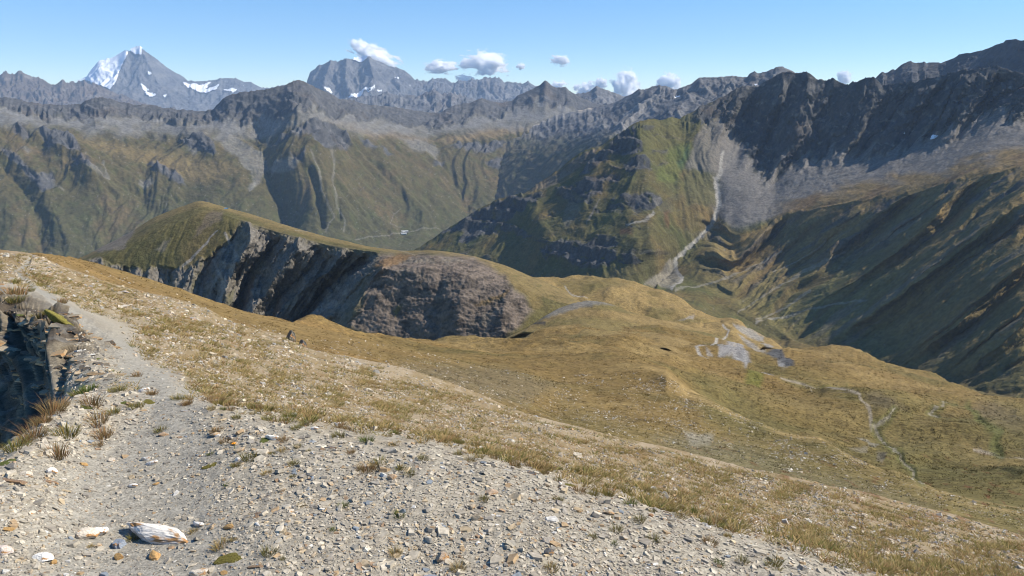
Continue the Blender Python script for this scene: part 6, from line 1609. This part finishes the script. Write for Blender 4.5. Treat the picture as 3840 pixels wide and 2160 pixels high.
def barn(px, py, L, W, H, roof, label, nwin, yaw=0.12):
    p = bowl_at(px, py, VALLEY)
    o = add('barn' if L > 20 else 'farmhouse', None, label=label, category='barn' if L > 20 else 'house', group='farm buildings on the valley floor')
    o.location = p.tolist(); o.rotation_euler = (0, 0, yaw)
    wl = add('wall', box_mesh('wall', -L / 2, L / 2, -W / 2, W / 2, -4, H, mat_wall), parent=o)
    bm = bmesh.new()
    e = 0.8; rz = H + W * 0.32
    vs_ = [bm.verts.new(v) for v in [(-L / 2 - e, -W / 2 - e, H - .3), (L / 2 + e, -W / 2 - e, H - .3), (L / 2 + e, W / 2 + e, H - .3), (-L / 2 - e, W / 2 + e, H - .3), (-L / 2 - e, 0, rz), (L / 2 + e, 0, rz)]]
    for f in ((0, 1, 5, 4), (2, 3, 4, 5), (0, 4, 3), (1, 2, 5), (3, 2, 1, 0)):
        bm.faces.new([vs_[i] for i in f])
    me = bpy.data.meshes.new('roof'); bm.to_mesh(me); bm.free(); add('roof', me, roof, parent=o)
    wme = box_mesh('window', -.7, .7, -.15, .05, -.6, .6, mat_dark)
    for k in range(nwin):
        w = add('window', wme, parent=o); w.location = (-L / 2 + (k + 1) * L / (nwin + 1), -W / 2, H * .6)
    d = add('door', box_mesh('door', -1.4, 1.4, -.15, .05, -1.6, 1.4, mat_dark), parent=o); d.location = (L * .36, -W / 2, 1.4)
    return o


barn(1519, 869, 46, 14, 6.5, mat_roof, 'longest white-roofed barn at the back of the valley farm', 7)
barn(1515, 878, 36, 13, 5.5, mat_roof, 'shorter white-roofed barn in front of the valley farm', 5)
barn(1506, 873, 15, 10, 6, mat_slateroof, 'grey-roofed farmhouse at the left between the two barns', 3)
barn(1514, 872, 12, 9, 5, mat_roof, 'small white-roofed house in the middle of the farm', 2)
barn(1523, 873, 12, 9, 5, mat_slateroof, 'small grey-roofed house at the right between the barns', 2)

mat_water, _nt, _b = nodes_of('tarn_water')
_b.inputs['Base Color'].default_value = (0.05, 0.09, 0.13, 1); _b.inputs['Roughness'].default_value = 0.12; _b.inputs['Specular IOR Level'].default_value = 0.5
p = bowl_at(846, 783, HILL)
bm = bmesh.new()
ring = [bm.verts.new((3.6 * math.cos(a) * (1 + .15 * math.sin(3 * a)), 6.5 * math.sin(a), 0)) for a in np.linspace(0, 2 * math.pi, 24, endpoint=False)]
low = [bm.verts.new((v.co.x * .8, v.co.y * .8, -1.5)) for v in ring]
bm.faces.new(ring)
for i in range(24):
    j = (i + 1) % 24
    bm.faces.new((low[i], low[j], ring[j], ring[i]))
me = bpy.data.meshes.new('pond'); bm.to_mesh(me); bm.free()
o = add('pond_water', me, mat_water, kind='structure'); o.location = (p + np.array([0, 0, 0.45])).tolist()

# ------------------------------------------------------------------ clouds beyond the mountains
def cloud_mat(seed):
    m = bpy.data.materials.new('cloud'); m.use_nodes = True
    nt = m.node_tree; N, L = nt.nodes, nt.links
    for n in list(N):
        N.remove(n)
    out = N.new('ShaderNodeOutputMaterial'); vol = N.new('ShaderNodeVolumePrincipled')
    vol.inputs['Color'].default_value = (1, 1, 1, 1); vol.inputs['Anisotropy'].default_value = 0.0
    tc = N.new('ShaderNodeTexCoord')
    ln = N.new('ShaderNodeVectorMath'); ln.operation = 'LENGTH'; L.new(tc.outputs['Object'], ln.inputs[0])
    mp = N.new('ShaderNodeMapping'); mp.inputs['Location'].default_value = (seed * 3.7, seed * 1.9, seed); L.new(tc.outputs['Object'], mp.inputs['Vector'])
    no = N.new('ShaderNodeTexNoise'); no.inputs['Scale'].default_value = 2.1; no.inputs['Detail'].default_value = 5; no.inputs['Roughness'].default_value = 0.6
    L.new(mp.outputs[0], no.inputs['Vector'])
    a = N.new('ShaderNodeMath'); a.operation = 'MULTIPLY_ADD'; a.inputs[1].default_value = 2.6; a.inputs[2].default_value = -0.62
    L.new(no.outputs['Fac'], a.inputs[0])
    s = N.new('ShaderNodeMath'); s.operation = 'SUBTRACT'; L.new(a.outputs[0], s.inputs[0]); L.new(ln.outputs['Value'], s.inputs[1])
    mr = N.new('ShaderNodeMapRange'); mr.interpolation_type = 'SMOOTHSTEP'
    mr.inputs['From Min'].default_value = 0.0; mr.inputs['From Max'].default_value = 0.35; mr.inputs['To Min'].default_value = 0.0; mr.inputs['To Max'].default_value = 1.0
    L.new(s.outputs[0], mr.inputs['Value'])
    d = N.new('ShaderNodeMath'); d.operation = 'MULTIPLY'; d.inputs[1].default_value = 0.02; L.new(mr.outputs[0], d.inputs[0]); L.new(d.outputs[0], vol.inputs['Density'])
    L.new(vol.outputs[0], out.inputs['Volume'])
    return m, d


def cloud(px, py, wpx, hpx, label, seed, tilt=0.0, dens=0.02, r=30000):
    p = place(np.float64(px), np.float64(py), r)
    k = float(np.linalg.norm(p - EYE)) / FPX
    bm = bmesh.new(); bmesh.ops.create_icosphere(bm, subdivisions=3, radius=1.15)
    me = bpy.data.meshes.new('cloud'); bm.to_mesh(me); bm.free()
    m, d = cloud_mat(seed); d.inputs[1].default_value = dens * 4
    o = add('cloud', me, m, label=label, category='cloud', group='small cumulus clouds over the far ridges')
    o.location = p.tolist(); o.scale = (wpx * k / 2, wpx * k / 2 * .8, hpx * k / 2)
    o.rotation_euler = (0, tilt, 0)
    return o


cloud(1405, 205, 235, 84, 'large white cloud slanting across the summit of the massive rocky mountain', 1, 0.42, 0.012)
cloud(1655, 250, 150, 58, 'flat wispy cloud right of the cloud on the summit', 2, -.05, 0.010)
cloud(1825, 236, 210, 100, 'tall puffy cloud over the jagged crest right of the massive mountain', 3, 0.1, 0.012)
cloud(1742, 296, 80, 40, 'small cloud peeping over the crest below the tall puffy cloud', 4, 0, .014)
cloud(1954, 249, 44, 30, 'tiny cloud puff right of the tall puffy cloud', 5, 0, .012)
cloud(2100, 226, 92, 46, 'small lone cloud high above the pointed dark peak', 6, 0.1, .012)
cloud(2094, 322, 80, 44, 'cloud puff just right of the pointed dark peak', 7, 0, .014)
cloud(2192, 336, 100, 66, 'low cloud bank between the pointed dark peak and small grey peak', 8, 0, .012)
cloud(2252, 312, 62, 60, 'cloud puff behind the small grey peak', 9, 0, .014)
cloud(2346, 322, 130, 130, 'tallest bright cumulus behind the low saddle', 10, 0, .016)
cloud(2508, 316, 112, 92, 'round bright cumulus right of the tallest one', 11, 0, .016)
cloud(3165, 292, 68, 62, 'single small cumulus over the dark serrated ridge', 12, 0, .014)

# ------------------------------------------------------------------ land under everything and the air
me = bpy.data.meshes.new('valley_floor')
S = 34000
me.from_pydata([(-S, -3000, -1150), (S, -3000, -1150), (S, 26000, -1150), (-S, 26000, -1150)], [], [(0, 1, 2, 3)])
add('valley_floor_ground', me, plain_mat('valley_turf', (0.08, 0.085, 0.035)), kind='structure')

bm = bmesh.new()
x0, x1, y0, y1, z0, z1 = -34500, 34500, -3500, 26500, -1500, 2700
vv = [bm.verts.new(p) for p in ((x0, y0, z0), (x1, y0, z0), (x1, y1, z0), (x0, y1, z0), (x0, y0, z1), (x1, y0, z1), (x1, y1, z1), (x0, y1, z1))]
for f in ((3, 2, 1, 0), (4, 5, 6, 7), (0, 1, 5, 4), (1, 2, 6, 5), (2, 3, 7, 6), (3, 0, 4, 7)):
    bm.faces.new([vv[i] for i in f])
me = bpy.data.meshes.new('haze'); bm.to_mesh(me); bm.free()
hm = bpy.data.materials.new('haze'); hm.use_nodes = True
hn = hm.node_tree
for n_ in list(hn.nodes):
    hn.nodes.remove(n_)
ho = hn.nodes.new('ShaderNodeOutputMaterial'); hv = hn.nodes.new('ShaderNodeVolumePrincipled')
hv.inputs['Color'].default_value = (0.50, 0.70, 1.0, 1)
hv.inputs['Density'].default_value = 2.3e-5
hv.inputs['Anisotropy'].default_value = 0.0
hn.links.new(hv.outputs[0], ho.inputs['Volume'])
add('haze', me, hm, kind='stuff')
